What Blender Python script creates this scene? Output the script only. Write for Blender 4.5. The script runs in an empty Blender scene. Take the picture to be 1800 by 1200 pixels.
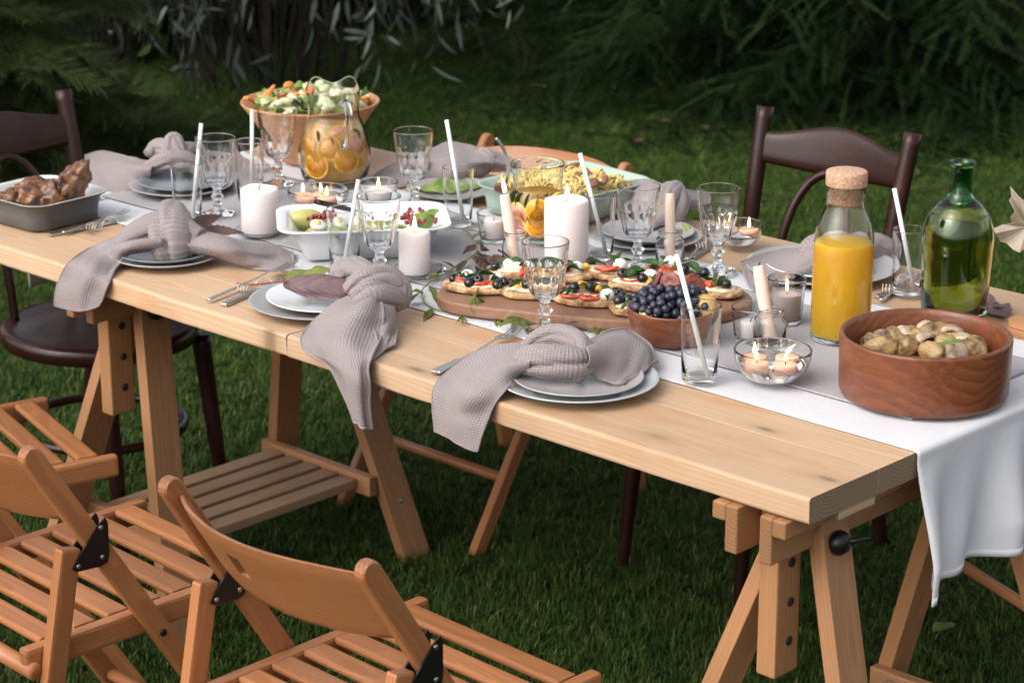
import bpy, bmesh, math, random
import numpy as np
from mathutils import Vector, Matrix, noise as mnoise, Euler
random.seed(7); rng = np.random.default_rng(7)
scene = bpy.context.scene
COL = scene.collection
PI = math.pi
R = math.radians
# ------------------------------------------------------------------ camera
TZ = 0.74                                   # table top height
FPX = 4150.0                                # focal length for an 1800 px wide frame
PITCH = math.atan(1315 / FPX); AZ = R(43.7)
FWD = Vector((-math.sin(AZ) * math.cos(PITCH), math.cos(AZ) * math.cos(PITCH), -math.sin(PITCH)))
RIGHT = Vector((math.cos(AZ), math.sin(AZ), 0)); UP = RIGHT.cross(FWD)
CAM = Vector((1.8165, -2.4994, 1.2 + TZ))
cd = bpy.data.cameras.new('camera'); cam = bpy.data.objects.new('camera', cd); COL.objects.link(cam)
cd.sensor_width = 36; cd.lens = FPX / 1800 * 36; cd.clip_start = 0.05; cd.clip_end = 500
m = Matrix((RIGHT, UP, -FWD)).transposed().to_4x4(); m.translation = CAM; cam.matrix_world = m
cd.dof.use_dof = True; cd.dof.focus_distance = 3.72; cd.dof.aperture_fstop = 8.0
scene.camera = cam
# ------------------------------------------------------------------ sky, sun, exposure
SUN_DIR = Vector((-0.16, -0.90, 0.80)).normalized()      # towards the sun
w = bpy.data.worlds.new('World'); scene.world = w; w.use_nodes = True
nt = w.node_tree; nt.nodes.clear()
sky = nt.nodes.new('ShaderNodeTexSky'); sky.sky_type = 'NISHITA'; sky.sun_disc = False
sky.sun_elevation = math.asin(SUN_DIR.z); sky.sun_rotation = math.atan2(SUN_DIR.x, SUN_DIR.y)
sky.dust_density = 4.0; sky.air_density = 1.0; sky.ozone_density = 1.0
hs = nt.nodes.new('ShaderNodeHueSaturation'); hs.inputs['Saturation'].default_value = 0.28   # thin overcast
bg = nt.nodes.new('ShaderNodeBackground'); bg.inputs['Strength'].default_value = 0.15
wo = nt.nodes.new('ShaderNodeOutputWorld')
nt.links.new(sky.outputs[0], hs.inputs['Color']); nt.links.new(hs.outputs[0], bg.inputs['Color']); nt.links.new(bg.outputs[0], wo.inputs['Surface'])
sl = bpy.data.lights.new('sun', 'SUN'); so = bpy.data.objects.new('sun', sl); COL.objects.link(so)
sl.energy = 1.0; sl.angle = R(75); sl.color = (1.0, 0.93, 0.86)
so.rotation_euler = SUN_DIR.to_track_quat('Z', 'Y').to_euler()
vs = scene.view_settings; vs.view_transform = 'Standard'; vs.look = 'None'; vs.exposure = 0.62; vs.gamma = 1; vs.use_curve_mapping = False
cy = scene.cycles
cy.use_denoising = True; cy.use_adaptive_sampling = True; cy.adaptive_threshold = 0.03; cy.max_bounces = 12; cy.transmission_bounces = 12; cy.transparent_max_bounces = 12; cy.glossy_bounces = 5; cy.diffuse_bounces = 2
cy.sample_clamp_indirect = 4.0; cy.caustics_refractive = True; cy.caustics_reflective = False; cy.blur_glossy = 0.5

# ------------------------------------------------------------------ pixel -> world (1800x1200 frame)
def ray(x, y): return FWD + RIGHT * ((x - 900) / FPX) + UP * ((600 - y) / FPX)
def P(x, y, z=TZ):
    r = ray(x, y); return CAM + r * ((z - CAM.z) / r.z)
def T(x, y, dz=0.0): return P(x, y, TZ + dz)
def Py(x, y, yy):
    r = ray(x, y); return CAM + r * ((yy - CAM.y) / r.y)
def PD(x, y, d): return CAM + ray(x, y) * d
def depth(p): return (Vector(p) - CAM).dot(FWD)

# ------------------------------------------------------------------ object helpers
def link(o, parent=None):
    COL.objects.link(o)
    if parent is not None: o.parent = parent
    return o
def tag(o, label=None, cat=None, group=None, kind=None):
    if label: o['label'] = label
    if cat: o['category'] = cat
    if group: o['group'] = group
    if kind: o['kind'] = kind
    return o
def thing(name, loc, label, cat, group=None, rotz=0.0):
    o = bpy.data.objects.new(name, None); o.empty_display_size = 0.05; COL.objects.link(o)
    o.location = loc; o.rotation_euler = (0, 0, rotz)
    return tag(o, label, cat, group)
def mesh(name, v, f, smooth=True, uv=None):
    me = bpy.data.meshes.new(name); me.from_pydata([tuple(p) for p in v], [], f)
    if smooth: me.polygons.foreach_set('use_smooth', [True] * len(me.polygons))
    if uv is not None:
        l = me.uv_layers.new(name='UVMap'); vi = np.empty(len(me.loops), int); me.loops.foreach_get('vertex_index', vi)
        l.data.foreach_set('uv', np.asarray(uv, float)[vi].ravel())
    return me
def mk(name, v, f, mat, parent=None, smooth=True, uv=None, loc=None):
    me = mesh(name, v, f, smooth, uv)
    if mat is not None: me.materials.append(mat)
    o = bpy.data.objects.new(name, me)
    if loc is not None: o.location = loc
    return link(o, parent)
def solidify(o, t, off=0.0):
    md = o.modifiers.new('s', 'SOLIDIFY'); md.thickness = t; md.offset = off; return o
def subsurf(o, n=1):
    md = o.modifiers.new('ss', 'SUBSURF'); md.levels = n; md.render_levels = n; return o
def merge(parts):
    V = []; Fc = []
    for v, f in parts:
        k = len(V); V += [tuple(p) for p in v]; Fc += [tuple(i + k for i in q) for q in f]
    return V, Fc
def copy_tree(o, parent=None):
    c = o.copy(); COL.objects.link(c)
    if parent is not None: c.parent = parent
    for ch in list(o.children): copy_tree(ch, c)
    return c
_bc = {}
def box_me(L, W, H, bev):
    k = (round(L, 4), round(W, 4), round(H, 4), bev)
    bm = bmesh.new(); bmesh.ops.create_cube(bm, size=1)
    bmesh.ops.scale(bm, vec=(L, W, H), verts=bm.verts)
    if bev > 0: bmesh.ops.bevel(bm, geom=bm.edges[:], offset=min(bev, .45 * min(L, W, H)), segments=2, profile=.6, affect='EDGES')
    me = bpy.data.meshes.new('box'); bm.to_mesh(me); bm.free(); return me
def beam(name, p0, p1, wid, thk, mat, parent, up=(0, 0, 1), bev=.003):
    """box from p0 to p1: local X along it, thickness along up, width along the third axis"""
    p0 = Vector(p0); p1 = Vector(p1); X = (p1 - p0); L = X.length; X.normalize()
    Z = Vector(up); Z = (Z - X * Z.dot(X)).normalized(); Y = Z.cross(X)
    me = box_me(L, wid, thk, bev); me.name = name; me.materials.append(mat)
    o = bpy.data.objects.new(name, me); M = Matrix((X, Y, Z)).transposed().to_4x4(); M.translation = (p0 + p1) / 2
    o.matrix_basis = M
    return link(o, parent)
def cat_rom(pts, n, closed=False):
    pts = [np.array(p, float) for p in pts]; out = []; k = len(pts); segs = k if closed else k - 1
    for i in range(n):
        t = i / n * segs if closed else i / (n - 1) * segs
        s = min(int(t), segs - 1); u = t - s
        def g(j): return pts[j % k] if closed else pts[max(0, min(k - 1, j))]
        a, b, c, d = g(s - 1), g(s), g(s + 1), g(s + 2)
        out.append(.5 * ((2 * b) + (c - a) * u + (2 * a - 5 * b + 4 * c - d) * u * u + (3 * b - a - 3 * c + d) * u ** 3))
    return out
def tube(pts, rad, n=None, seg=12, smooth_path=True, ell=1.0, rip=None, caps=True):
    """verts, faces, uv of a tube; pts list of 3-vectors, rad number or list"""
    if not hasattr(rad, '__len__'): rad = [rad] * len(pts)
    q = [tuple(p) + (r,) for p, r in zip(pts, rad)]
    if smooth_path and len(q) > 2: q = cat_rom(q, n or max(12, 6 * len(q)))
    q = [np.array(a) for a in q]; c = [Vector(a[:3]) for a in q]; V = []; Fc = []; UV = []
    ref = None; dist = 0
    for i, a in enumerate(q):
        t = (c[min(i + 1, len(c) - 1)] - c[max(i - 1, 0)]).normalized()
        if ref is None:
            ref = Vector((0, 0, 1)) if abs(t.z) < .9 else Vector((1, 0, 0))
        ref = (ref - t * ref.dot(t)).normalized(); b = t.cross(ref)
        if i: dist += (c[i] - c[i - 1]).length
        for s in range(seg):
            th = 2 * PI * s / seg; r = a[3]
            if rip: r *= rip(th, i / (len(q) - 1))
            V.append(c[i] + ref * (math.cos(th) * r * ell) + b * (math.sin(th) * r)); UV.append((dist, th * a[3]))
    for i in range(len(q) - 1):
        for s in range(seg):
            s2 = (s + 1) % seg; Fc.append((i * seg + s, i * seg + s2, (i + 1) * seg + s2, (i + 1) * seg + s))
    if caps: Fc.append(tuple(range(seg))[::-1]); Fc.append(tuple(range((len(q) - 1) * seg, len(q) * seg)))
    return V, Fc, UV
def lathe(prof, seg=40, fn=None, zf=None):
    """revolve (r, z); poles where r == 0"""
    V = []; Fc = []; rows = []
    for r, z in prof:
        if r < 1e-6: rows.append([len(V)]); V.append((0, 0, z)); continue
        row = []
        for s in range(seg):
            th = 2 * PI * s / seg; rr = fn(th, r, z) if fn else r; zz = zf(th, r, z) if zf else z
            row.append(len(V)); V.append((rr * math.cos(th), rr * math.sin(th), zz))
        rows.append(row)
    for a, b in zip(rows, rows[1:]):
        if len(a) == 1 and len(b) == 1: continue
        for s in range(seg):
            s2 = (s + 1) % seg
            if len(a) == 1: Fc.append((a[0], b[s2], b[s]))
            elif len(b) == 1: Fc.append((a[s], a[s2], b[0]))
            else: Fc.append((a[s], a[s2], b[s2], b[s]))
    return V, Fc
def rim(ro, ri, z, n=6): c = (ro + ri) / 2; q = (ro - ri) / 2; return [(c + q * math.cos(PI * i / n), z + q * math.sin(PI * i / n)) for i in range(n + 1)]
def ell_ball(seg=14, rings=9):
    return lathe([(math.sin(PI * i / rings), -math.cos(PI * i / rings)) if 0 < i < rings else (0, -1 if i == 0 else 1) for i in range(rings + 1)], seg)
BALL = ell_ball(); BALL_S = ell_ball(8, 5); BALL_L = ell_ball(36, 24)
def xf(vf, loc=(0, 0, 0), s=(1, 1, 1), rot=(0, 0, 0)):
    M = Euler(rot).to_matrix(); s = Vector((s, s, s)) if not hasattr(s, '__len__') else Vector(s); loc = Vector(loc)
    return [loc + M @ Vector((p[0] * s.x, p[1] * s.y, p[2] * s.z)) for p in vf[0]], vf[1]
def lump(loc, s, rot=(0, 0, 0), amp=.12, fr=1.6, seed=0, base=None):
    base = base or BALL_L; off = Vector((seed * 7.3, seed * 3.1, seed * 1.7)); v = []
    for p in base[0]:
        p = Vector(p); v.append(p * (1 + amp * mnoise.noise(p * fr + off) + amp * .4 * mnoise.noise(p * fr * 3 + off)))
    return xf((v, base[1]), loc, s, rot)
def grid_faces(n, m_, wrap=False):
    return [(i * m_ + j, (i + 1) * m_ + j, (i + 1) * m_ + j + 1, i * m_ + j + 1) for i in range(n - 1) for j in range(m_ - 1)]
def loft(rails, n=36, m_=28, pleat=None, seed=0, wr=.0):
    """surface through rails (each a list of world points with equal counts); pleat(u, v) -> offset along the normal"""
    k = len(rails[0]); R2 = [cat_rom(r, n) for r in rails]; G = np.zeros((n, m_, 3))
    for i in range(n): G[i] = np.array(cat_rom([r[i] for r in R2], m_)) if len(rails) > 2 else np.array([R2[0][i] * (1 - j / (m_ - 1)) + R2[1][i] * j / (m_ - 1) for j in range(m_)])
    du = np.gradient(G, axis=0); dv = np.gradient(G, axis=1); N = np.cross(du, dv); N /= np.linalg.norm(N, axis=2, keepdims=True) + 1e-9
    D = np.zeros((n, m_))
    for i in range(n):
        for j in range(m_):
            u = i / (n - 1); v = j / (m_ - 1); d = pleat(u, v) if pleat else 0
            if wr: d += wr * mnoise.noise(Vector((u * 5 + seed * 9, v * 5, seed * 3.7)))
            D[i, j] = d
    G = G + N * D[..., None]
    lu = np.zeros((n, m_)); lv = np.zeros((n, m_))
    lu[1:] = np.cumsum(np.linalg.norm(np.diff(G, axis=0), axis=2), 0).mean(1, keepdims=True); lv[:, 1:] = np.cumsum(np.linalg.norm(np.diff(G, axis=1), axis=2), 1).mean(0, keepdims=True)
    return [Vector(p) for p in G.reshape(-1, 3)], grid_faces(n, m_), list(zip(lu.ravel(), lv.ravel()))
def np_mesh(name, V, Fc, mat, parent=None, tri=True, col=None, loc=None):
    me = bpy.data.meshes.new(name); k = Fc.shape[1]
    me.vertices.add(len(V)); me.vertices.foreach_set('co', np.asarray(V, np.float32).ravel())
    me.loops.add(Fc.size); me.loops.foreach_set('vertex_index', Fc.astype(np.int32).ravel())
    me.polygons.add(len(Fc)); me.polygons.foreach_set('loop_start', np.arange(0, Fc.size, k, dtype=np.int32))
    if col is not None:
        a = me.attributes.new('tint', 'FLOAT', 'POINT'); a.data.foreach_set('value', np.asarray(col, np.float32))
    me.update(calc_edges=True); me.validate()
    me.materials.append(mat); o = bpy.data.objects.new(name, me)
    if loc is not None: o.location = loc
    return link(o, parent)
def frames(d, roll, upref=(0, 0, 1)):
    """rotation matrices with local x along d (N,3), rolled by roll"""
    d = d / np.linalg.norm(d, axis=1, keepdims=True); u = np.tile(np.array(upref, float), (len(d), 1))
    bad = np.abs((d * u).sum(1)) > .98; u[bad] = (1, 0, 0)
    y = np.cross(u, d); y /= np.linalg.norm(y, axis=1, keepdims=True); z = np.cross(d, y)
    c, s = np.cos(roll)[:, None], np.sin(roll)[:, None]
    return np.stack([d, y * c + z * s, z * c - y * s], axis=2)
def inst(tv, tf, Rm, sc, loc):
    tv = np.asarray(tv, float); tf = np.asarray(tf); N = len(loc); n = len(tv)
    V = np.einsum('nij,nkj->nki', Rm, tv[None] * sc[:, None, None] if sc.ndim == 1 else tv[None] * sc[:, None, :]) + loc[:, None, :]
    Fc = tf[None] + (np.arange(N) * n)[:, None, None]
    return V.reshape(-1, 3), Fc.reshape(-1, tf.shape[1])

# ------------------------------------------------------------------ materials
class NT:
    def __init__(s, name):
        s.m = bpy.data.materials.new(name); s.m.use_nodes = True; s.t = s.m.node_tree; s.t.nodes.clear()
        s.out = s.n('OutputMaterial'); s.p = s.n('BsdfPrincipled'); s.l(s.p, 0, s.out, 'Surface')
    def n(s, k, **kw):
        o = s.t.nodes.new('ShaderNode' + k)
        for a, b in kw.items(): setattr(o, a, b)
        return o
    def l(s, a, i, b, j): s.t.links.new(a.outputs[i], b.inputs[j])
    def v(s, node, key, val): node.inputs[key].default_value = val; return node
    def coord(s, scale=(1, 1, 1), which='Object', rnd=True):
        tc = s.n('TexCoord'); mp = s.n('Mapping'); mp.inputs['Scale'].default_value = scale
        if rnd and which == 'Object':
            oi = s.n('ObjectInfo'); mu = s.n('Math', operation='MULTIPLY'); s.l(oi, 'Random', mu, 0); mu.inputs[1].default_value = 37.0
            ad = s.n('VectorMath', operation='ADD'); s.l(tc, which, ad, 0)
            cb = s.n('CombineXYZ'); s.l(mu, 0, cb, 'X'); s.l(cb, 0, ad, 1); s.l(ad, 0, mp, 'Vector')
        else: s.l(tc, which, mp, 'Vector')
        return mp
    def noise(s, co, scale, detail=4, rough=.55, dist=0):
        o = s.n('TexNoise'); s.l(co, 0, o, 'Vector'); s.v(o, 'Scale', scale); s.v(o, 'Detail', detail); s.v(o, 'Roughness', rough); s.v(o, 'Distortion', dist); return o
    def ramp(s, src, i, stops):
        o = s.n('ValToRGB'); s.l(src, i, o, 'Fac'); e = o.color_ramp.elements
        while len(e) < len(stops): e.new(.5)
        for q, (ps, c) in zip(e, stops): q.position = ps; q.color = (*c, 1) if len(c) == 3 else c
        return o
    def mix(s, f, a, b, mode='MIX'):
        o = s.n('Mix', data_type='RGBA', blend_type=mode)
        if isinstance(f, tuple): s.l(f[0], f[1], o, 'Factor')
        else: o.inputs[0].default_value = f
        for k, x in ((6, a), (7, b)):
            if isinstance(x, tuple) and len(x) == 2 and not isinstance(x[0], float): s.l(x[0], x[1], o, k)
            else: o.inputs[k].default_value = (*x, 1)
        return o
    def bump(s, src, i, strength, dist=.001):
        b = s.n('Bump'); s.v(b, 'Strength', strength); s.v(b, 'Distance', dist); s.l(src, i, b, 'Height'); s.l(b, 0, s.p, 'Normal'); return b
    def set(s, **kw):
        for k, x in kw.items(): s.p.inputs[k.replace('_', ' ')].default_value = x
        return s
def lerp3(a, b, t): return tuple(x + (y - x) * t for x, y in zip(a, b))
def wood(name, light, dark, rough=.5, ring=190., rc=-.045, contrast=.6, fine=.35, knots=0.0, streak=6., coat=0.0, warp=.02, stain=None, end=.72, vlo=.84, vhi=1.1, spec=.5, flo=.38, fhi=.68):
    """solid wood: growth rings round local X, pores along X, a different piece of timber for each object"""
    s = NT(name); tc = s.n('TexCoord'); oi = s.n('ObjectInfo')
    mu = s.n('Math', operation='MULTIPLY'); s.l(oi, 'Random', mu, 0); mu.inputs[1].default_value = 61.
    cb = s.n('CombineXYZ'); s.l(mu, 0, cb, 'X')
    ad = s.n('VectorMath', operation='ADD'); s.l(tc, 'Object', ad, 0); s.l(cb, 0, ad, 1)
    # ring distance
    mp = s.n('Mapping'); s.l(ad, 0, mp, 'Vector'); mp.inputs['Scale'].default_value = (1.3, 6, 6)
    wn = s.noise(mp, 1.0, 3, .5)
    sub = s.n('Vector_Math') if False else s.n('VectorMath', operation='SUBTRACT'); s.l(wn, 'Color', sub, 0); sub.inputs[1].default_value = (.5, .5, .5)
    scl = s.n('VectorMath', operation='SCALE'); s.l(sub, 0, scl, 0); scl.inputs['Scale'].default_value = warp * 4
    mp2 = s.n('Mapping'); s.l(tc, 'Object', mp2, 'Vector'); mp2.inputs['Scale'].default_value = (0.02, 1, 1); mp2.inputs['Location'].default_value = (0, .013, rc)
    ad2 = s.n('VectorMath', operation='ADD'); s.l(mp2, 0, ad2, 0); s.l(scl, 0, ad2, 1)
    ln = s.n('VectorMath', operation='LENGTH'); s.l(ad2, 0, ln, 0)
    fm = s.n('Math', operation='MULTIPLY'); s.l(ln, 'Value', fm, 0); fm.inputs[1].default_value = ring
    fr = s.n('Math', operation='FRACT'); s.l(fm, 0, fr, 0)
    rp = s.ramp(fr, 0, [(0, (0, 0, 0)), (.75, (contrast,) * 3), (.93, (contrast * .9,) * 3), (1, (0, 0, 0))])
    mp3 = s.n('Mapping'); s.l(ad, 0, mp3, 'Vector'); mp3.inputs['Scale'].default_value = (streak, 150, 150)
    fn_ = s.noise(mp3, 1.0, 3, .6)
    fr2 = s.ramp(fn_, 0, [(flo, (0, 0, 0)), (fhi, (1, 1, 1))])
    mp4 = s.n('Mapping'); s.l(ad, 0, mp4, 'Vector'); mp4.inputs['Scale'].default_value = (1.6, 9, 9)
    bn = s.noise(mp4, 1.0, 2, .5); br = s.ramp(bn, 0, [(.3, (0, 0, 0)), (.7, (1, 1, 1))])
    c = s.mix((rp, 0), light, dark)
    c = s.mix((fr2, 0), (c, 2), lerp3(light, dark, .75)); c.inputs[0].default_value = fine
    mf = s.n('Math', operation='MULTIPLY'); s.l(fr2, 0, mf, 0); mf.inputs[1].default_value = fine; s.l(mf, 0, c, 'Factor')
    c2 = s.mix((br, 0), (c, 2), lerp3(light, dark, .5)); mf2 = s.n('Math', operation='MULTIPLY'); s.l(br, 0, mf2, 0); mf2.inputs[1].default_value = .45; s.l(mf2, 0, c2, 'Factor')
    if knots > 0:
        vo = s.n('TexVoronoi', voronoi_dimensions='2D'); mpk = s.n('Mapping'); s.l(ad, 0, mpk, 'Vector'); mpk.inputs['Scale'].default_value = (2.2, 6.5, 4); s.l(mpk, 0, vo, 'Vector'); s.v(vo, 'Scale', 1.0)
        kr = s.ramp(vo, 'Distance', [(.0, (.9, .9, .9)), (.025, (.75,) * 3), (.045, (.32,) * 3), (.085, (.12,) * 3), (.18, (0, 0, 0))])
        km = s.n('Math', operation='MULTIPLY'); s.l(kr, 0, km, 0); km.inputs[1].default_value = knots
        c2 = s.mix((km, 0), (c2, 2), tuple(x * .42 for x in dark))
    if stain:
        mps = s.n('Mapping'); s.l(ad, 0, mps, 'Vector'); mps.inputs['Scale'].default_value = (3.2, 10, 16)
        sn = s.noise(mps, 1.0, 4, .6); sr = s.ramp(sn, 0, [(.55, (0, 0, 0)), (.68, (.7,) * 3)]); c2 = s.mix((sr, 0), (c2, 2), stain)
    # end grain soaks up more
    sx = s.n('SeparateXYZ'); s.l(tc, 'Normal', sx, 0); ab = s.n('Math', operation='ABSOLUTE'); s.l(sx, 'X', ab, 0); er = s.ramp(ab, 0, [(.75, (0, 0, 0)), (.95, (1, 1, 1))])
    ec = s.mix((rp, 0), tuple(x * end for x in light), tuple(x * end * .55 for x in dark)); c2 = s.mix((er, 0), (c2, 2), (ec, 2))
    # each stick its own tone
    hv = s.n('HueSaturation'); mr = s.n('MapRange'); s.l(oi, 'Random', mr, 0); mr.inputs['To Min'].default_value = vlo; mr.inputs['To Max'].default_value = vhi
    s.l(mr, 0, hv, 'Value'); s.l(c2, 2, hv, 'Color'); s.l(hv, 0, s.p, 'Base Color')
    s.set(Roughness=rough, Coat_Weight=coat, Coat_Roughness=.25, Specular_IOR_Level=spec); s.bump(fn_, 0, .25, .0008)
    return s.m
def plain(name, col, rough=.5, var=.12, nscale=30., metal=0., spec=.5, sss=0., ssr=(1, .6, .4), sscale=.02, coat=0., bump=0., bscale=200., bdist=.001, col2=None, lo=.35, hi=.65):
    s = NT(name); co = s.coord(); nz = s.noise(co, nscale, 5, .6)
    c = s.ramp(nz, 0, [(lo, tuple(x * (1 - var) for x in col)), (hi, col2 or tuple(min(1, x * (1 + var)) for x in col))])
    s.l(c, 0, s.p, 'Base Color'); s.set(Roughness=rough, Metallic=metal, Coat_Weight=coat, Specular_IOR_Level=spec)
    if sss: s.set(Subsurface_Weight=sss, Subsurface_Scale=sscale); s.p.inputs['Subsurface Radius'].default_value = ssr
    if bump: b2 = s.noise(co, bscale, 3, .6); s.bump(b2, 0, bump, bdist)
    return s.m
def glassm(name, col=(1, 1, 1), ior=1.45, rough=0.0):
    s = NT(name); s.set(Base_Color=(*col, 1), Roughness=rough, IOR=ior, Transmission_Weight=1.0); return s.m
def cloudy(name, col, clear=.35):
    """a drink that scatters: part see-through, part milky"""
    s = NT(name); s.set(Base_Color=(*col, 1), Roughness=.1, IOR=1.33, Specular_IOR_Level=.2)
    tl_ = s.n('BsdfTranslucent'); s.v(tl_, 'Color', (*col, 1)); m1 = s.n('MixShader'); m1.inputs[0].default_value = .5; s.l(s.p, 0, m1, 1); s.l(tl_, 0, m1, 2)
    tp = s.n('BsdfTransparent'); s.v(tp, 'Color', (*(min(1, c + .3) for c in col), 1)); m2 = s.n('MixShader'); m2.inputs[0].default_value = clear; s.l(m1, 0, m2, 1); s.l(tp, 0, m2, 2); s.l(m2, 0, s.out, 'Surface'); return s.m
def emit(name, col, st):
    s = NT(name); e = s.n('Emission'); s.v(e, 'Color', (*col, 1)); s.v(e, 'Strength', st); s.l(e, 0, s.out, 'Surface'); return s.m
def cloth(name, col, waffle=0.0045, amp=.6, thr=.1, sheen=.25, wrink=0.0):
    s = NT(name); tc = s.n('TexCoord'); sp = s.n('SeparateXYZ'); s.l(tc, 'UV', sp, 0)
    def sn(ax, per):
        a = s.n('Math', operation='MULTIPLY'); s.l(sp, ax, a, 0); a.inputs[1].default_value = 2 * PI / per
        b = s.n('Math', operation='SINE'); s.l(a, 0, b, 0); return b
    x = sn('X', waffle); y = sn('Y', waffle); mx = s.n('Math', operation='MAXIMUM'); s.l(x, 0, mx, 0); s.l(y, 0, mx, 1)
    r = s.ramp(mx, 0, [(.0, tuple(c * (1 - thr * 3.2) for c in col)), (.9, col)])
    nz = s.noise(s.coord(which='UV'), 25, 4); c2 = s.mix((nz, 0), (r, 0), tuple(c * .86 for c in col)); f = s.n('Math', operation='MULTIPLY'); s.l(nz, 0, f, 0); f.inputs[1].default_value = .5; s.l(f, 0, c2, 'Factor')
    s.l(c2, 2, s.p, 'Base Color'); s.set(Roughness=.9, Sheen_Weight=sheen, Specular_IOR_Level=.2); b1 = s.bump(mx, 0, amp, .0012)
    if wrink:                                                                # small creases
        mp = s.coord((9, 20, 9), rnd=False); w1 = s.noise(mp, 1.6, 3, .55, 1.2); ab = s.n('Math', operation='SUBTRACT'); s.l(w1, 0, ab, 0); ab.inputs[1].default_value = .5; a2 = s.n('Math', operation='ABSOLUTE'); s.l(ab, 0, a2, 0)
        rr_ = s.ramp(a2, 0, [(0, (0, 0, 0)), (.12, (1, 1, 1))]); b2 = s.n('Bump'); s.v(b2, 'Strength', wrink * .5); s.v(b2, 'Distance', .006); s.l(rr_, 0, b2, 'Height'); s.l(b2, 0, b1, 'Normal')
    return s.m
def leafm(name, c1, c2, back=None, rough=.5, nscale=18., vein=True, trans=.25):
    s = NT(name); co = s.coord(); nz = s.noise(co, nscale, 4); c = s.ramp(nz, 0, [(.35, c1), (.65, c2)])
    if vein:
        tc = s.n('TexCoord'); wv = s.n('TexWave'); mp = s.n('Mapping'); s.l(tc, 'UV', mp, 'Vector'); mp.inputs['Scale'].default_value = (6, 1, 1); mp.inputs['Rotation'].default_value = (0, 0, .0)
        sp = s.n('SeparateXYZ'); s.l(tc, 'UV', sp, 0); ab = s.n('Math', operation='ABSOLUTE'); s.l(sp, 'Y', ab, 0)
        su = s.n('Math', operation='SUBTRACT'); s.l(sp, 'X', su, 0); s.l(ab, 0, su, 1); mm = s.n('Math', operation='MULTIPLY'); s.l(su, 0, mm, 0); mm.inputs[1].default_value = 44.
        si = s.n('Math', operation='SINE'); s.l(mm, 0, si, 0); b = s.n('Bump'); s.v(b, 'Strength', .5); s.v(b, 'Distance', .001); s.l(si, 0, b, 'Height'); s.l(b, 0, s.p, 'Normal')
    s.l(c, 0, s.p, 'Base Color'); s.set(Roughness=rough, Specular_IOR_Level=.35)
    if trans:
        tr = s.n('BsdfTranslucent'); s.l(c, 0, tr, 'Color'); ms = s.n('MixShader'); ms.inputs[0].default_value = trans; s.l(s.p, 0, ms, 1); s.l(tr, 0, ms, 2); s.l(ms, 0, s.out, 'Surface')
    return s.m
def foliage(name, c1, c2, rough=.7, trans=.2, spec=.12):
    """per-leaf tint from a stored random number"""
    s = NT(name); at = s.n('Attribute'); at.attribute_name = 'tint'; oi = s.n('ObjectInfo')
    ad = s.n('Math', operation='MULTIPLY_ADD'); s.l(oi, 'Random', ad, 0); ad.inputs[1].default_value = .25; s.l(at, 'Fac', ad, 2)
    c = s.ramp(ad, 0, [(.0, c1), (1.0, c2)]); s.l(c, 0, s.p, 'Base Color'); s.set(Roughness=rough, Specular_IOR_Level=spec)
    if trans:
        tr = s.n('BsdfTranslucent'); s.l(c, 0, tr, 'Color'); ms = s.n('MixShader'); ms.inputs[0].default_value = trans; s.l(s.p, 0, ms, 1); s.l(tr, 0, ms, 2); s.l(ms, 0, s.out, 'Surface')
    return s.m
MT = {}
MT['top'] = wood('pine_table', (.645, .455, .295), (.45, .265, .145), .55, ring=150, rc=-.06, contrast=.5, fine=.4, knots=1.0, streak=2.0, warp=.014, stain=(.52, .28, .14), end=.5)
MT['trestle'] = wood('trestle_wood', (.46, .235, .105), (.27, .118, .048), .5, ring=170, rc=-.05, contrast=.45, fine=.45, streak=4)
MT['shelf'] = wood('shelf_wood', (.44, .28, .17), (.28, .17, .1), .6, ring=150, rc=-.05, contrast=.45, fine=.35, streak=4)
MT['beech'] = wood('oiled_beech', (.47, .20, .078), (.27, .092, .032), .4, ring=170, rc=-.07, contrast=.55, fine=.6, streak=6, coat=.10, vlo=.78, vhi=1.15)
MT['dark'] = wood('dark_bentwood', (.036, .0105, .007), (.009, .0032, .0026), .30, ring=160, rc=-.05, contrast=.6, fine=.6, streak=5, coat=.0, stain=(.060, .019, .012), spec=.35)
MT['acacia'] = wood('acacia', (.26, .082, .031), (.060, .016, .008), .36, ring=60, rc=-.16, contrast=.45, fine=.75, streak=9, coat=.10, warp=.03, end=1.0, flo=.40, fhi=.62)
MT['bowlwood'] = wood('salad_bowl_wood', (.56, .28, .13), (.40, .17, .07), .45, ring=70, rc=-.2, contrast=.4, fine=.3, streak=8)
MT['board'] = wood('board_wood', (.34, .185, .115), (.17, .085, .05), .5, ring=110, rc=-.03, contrast=.5, fine=.4, streak=4)
MT['whitecloth'] = cloth('white_cotton', (.68, .68, .71), .0012, .12, .02, .1, wrink=.12)
MT['woven'] = cloth('grey_woven', (.58, .555, .57), .0050, .8, .17, .1)
MT['napkin'] = cloth('mauve_waffle_linen', (.35, .298, .295), .0046, .55, .085, .12, wrink=.16)
MT['glass'] = glassm('clear_glass', (.99, 1, 1), 1.47)
MT['smoke'] = glassm('smoked_glass', (.72, .70, .70), 1.47)
MT['greenglass'] = glassm('green_glass', (.10, .52, .14), 1.5)
MT['bottlebody'] = glassm('olive_bottle_glass', (.50, .52, .10), 1.5)
MT['wine'] = glassm('white_wine', (.62, .50, .05), 1.34)
MT['water'] = glassm('water', (.98, 1, 1), 1.33)
MT['wax'] = plain('white_wax', (.86, .78, .76), .45, .03, 12, sss=.7, ssr=(1, .7, .55), sscale=.02)
MT['ivory'] = plain('ivory_wax', (.82, .64, .52), .45, .05, 12, sss=.7, ssr=(1, .7, .5), sscale=.012)
MT['tealight'] = plain('peach_wax', (.86, .50, .36), .4, .05, 12, sss=.6, ssr=(1, .6, .4), sscale=.01)
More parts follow.
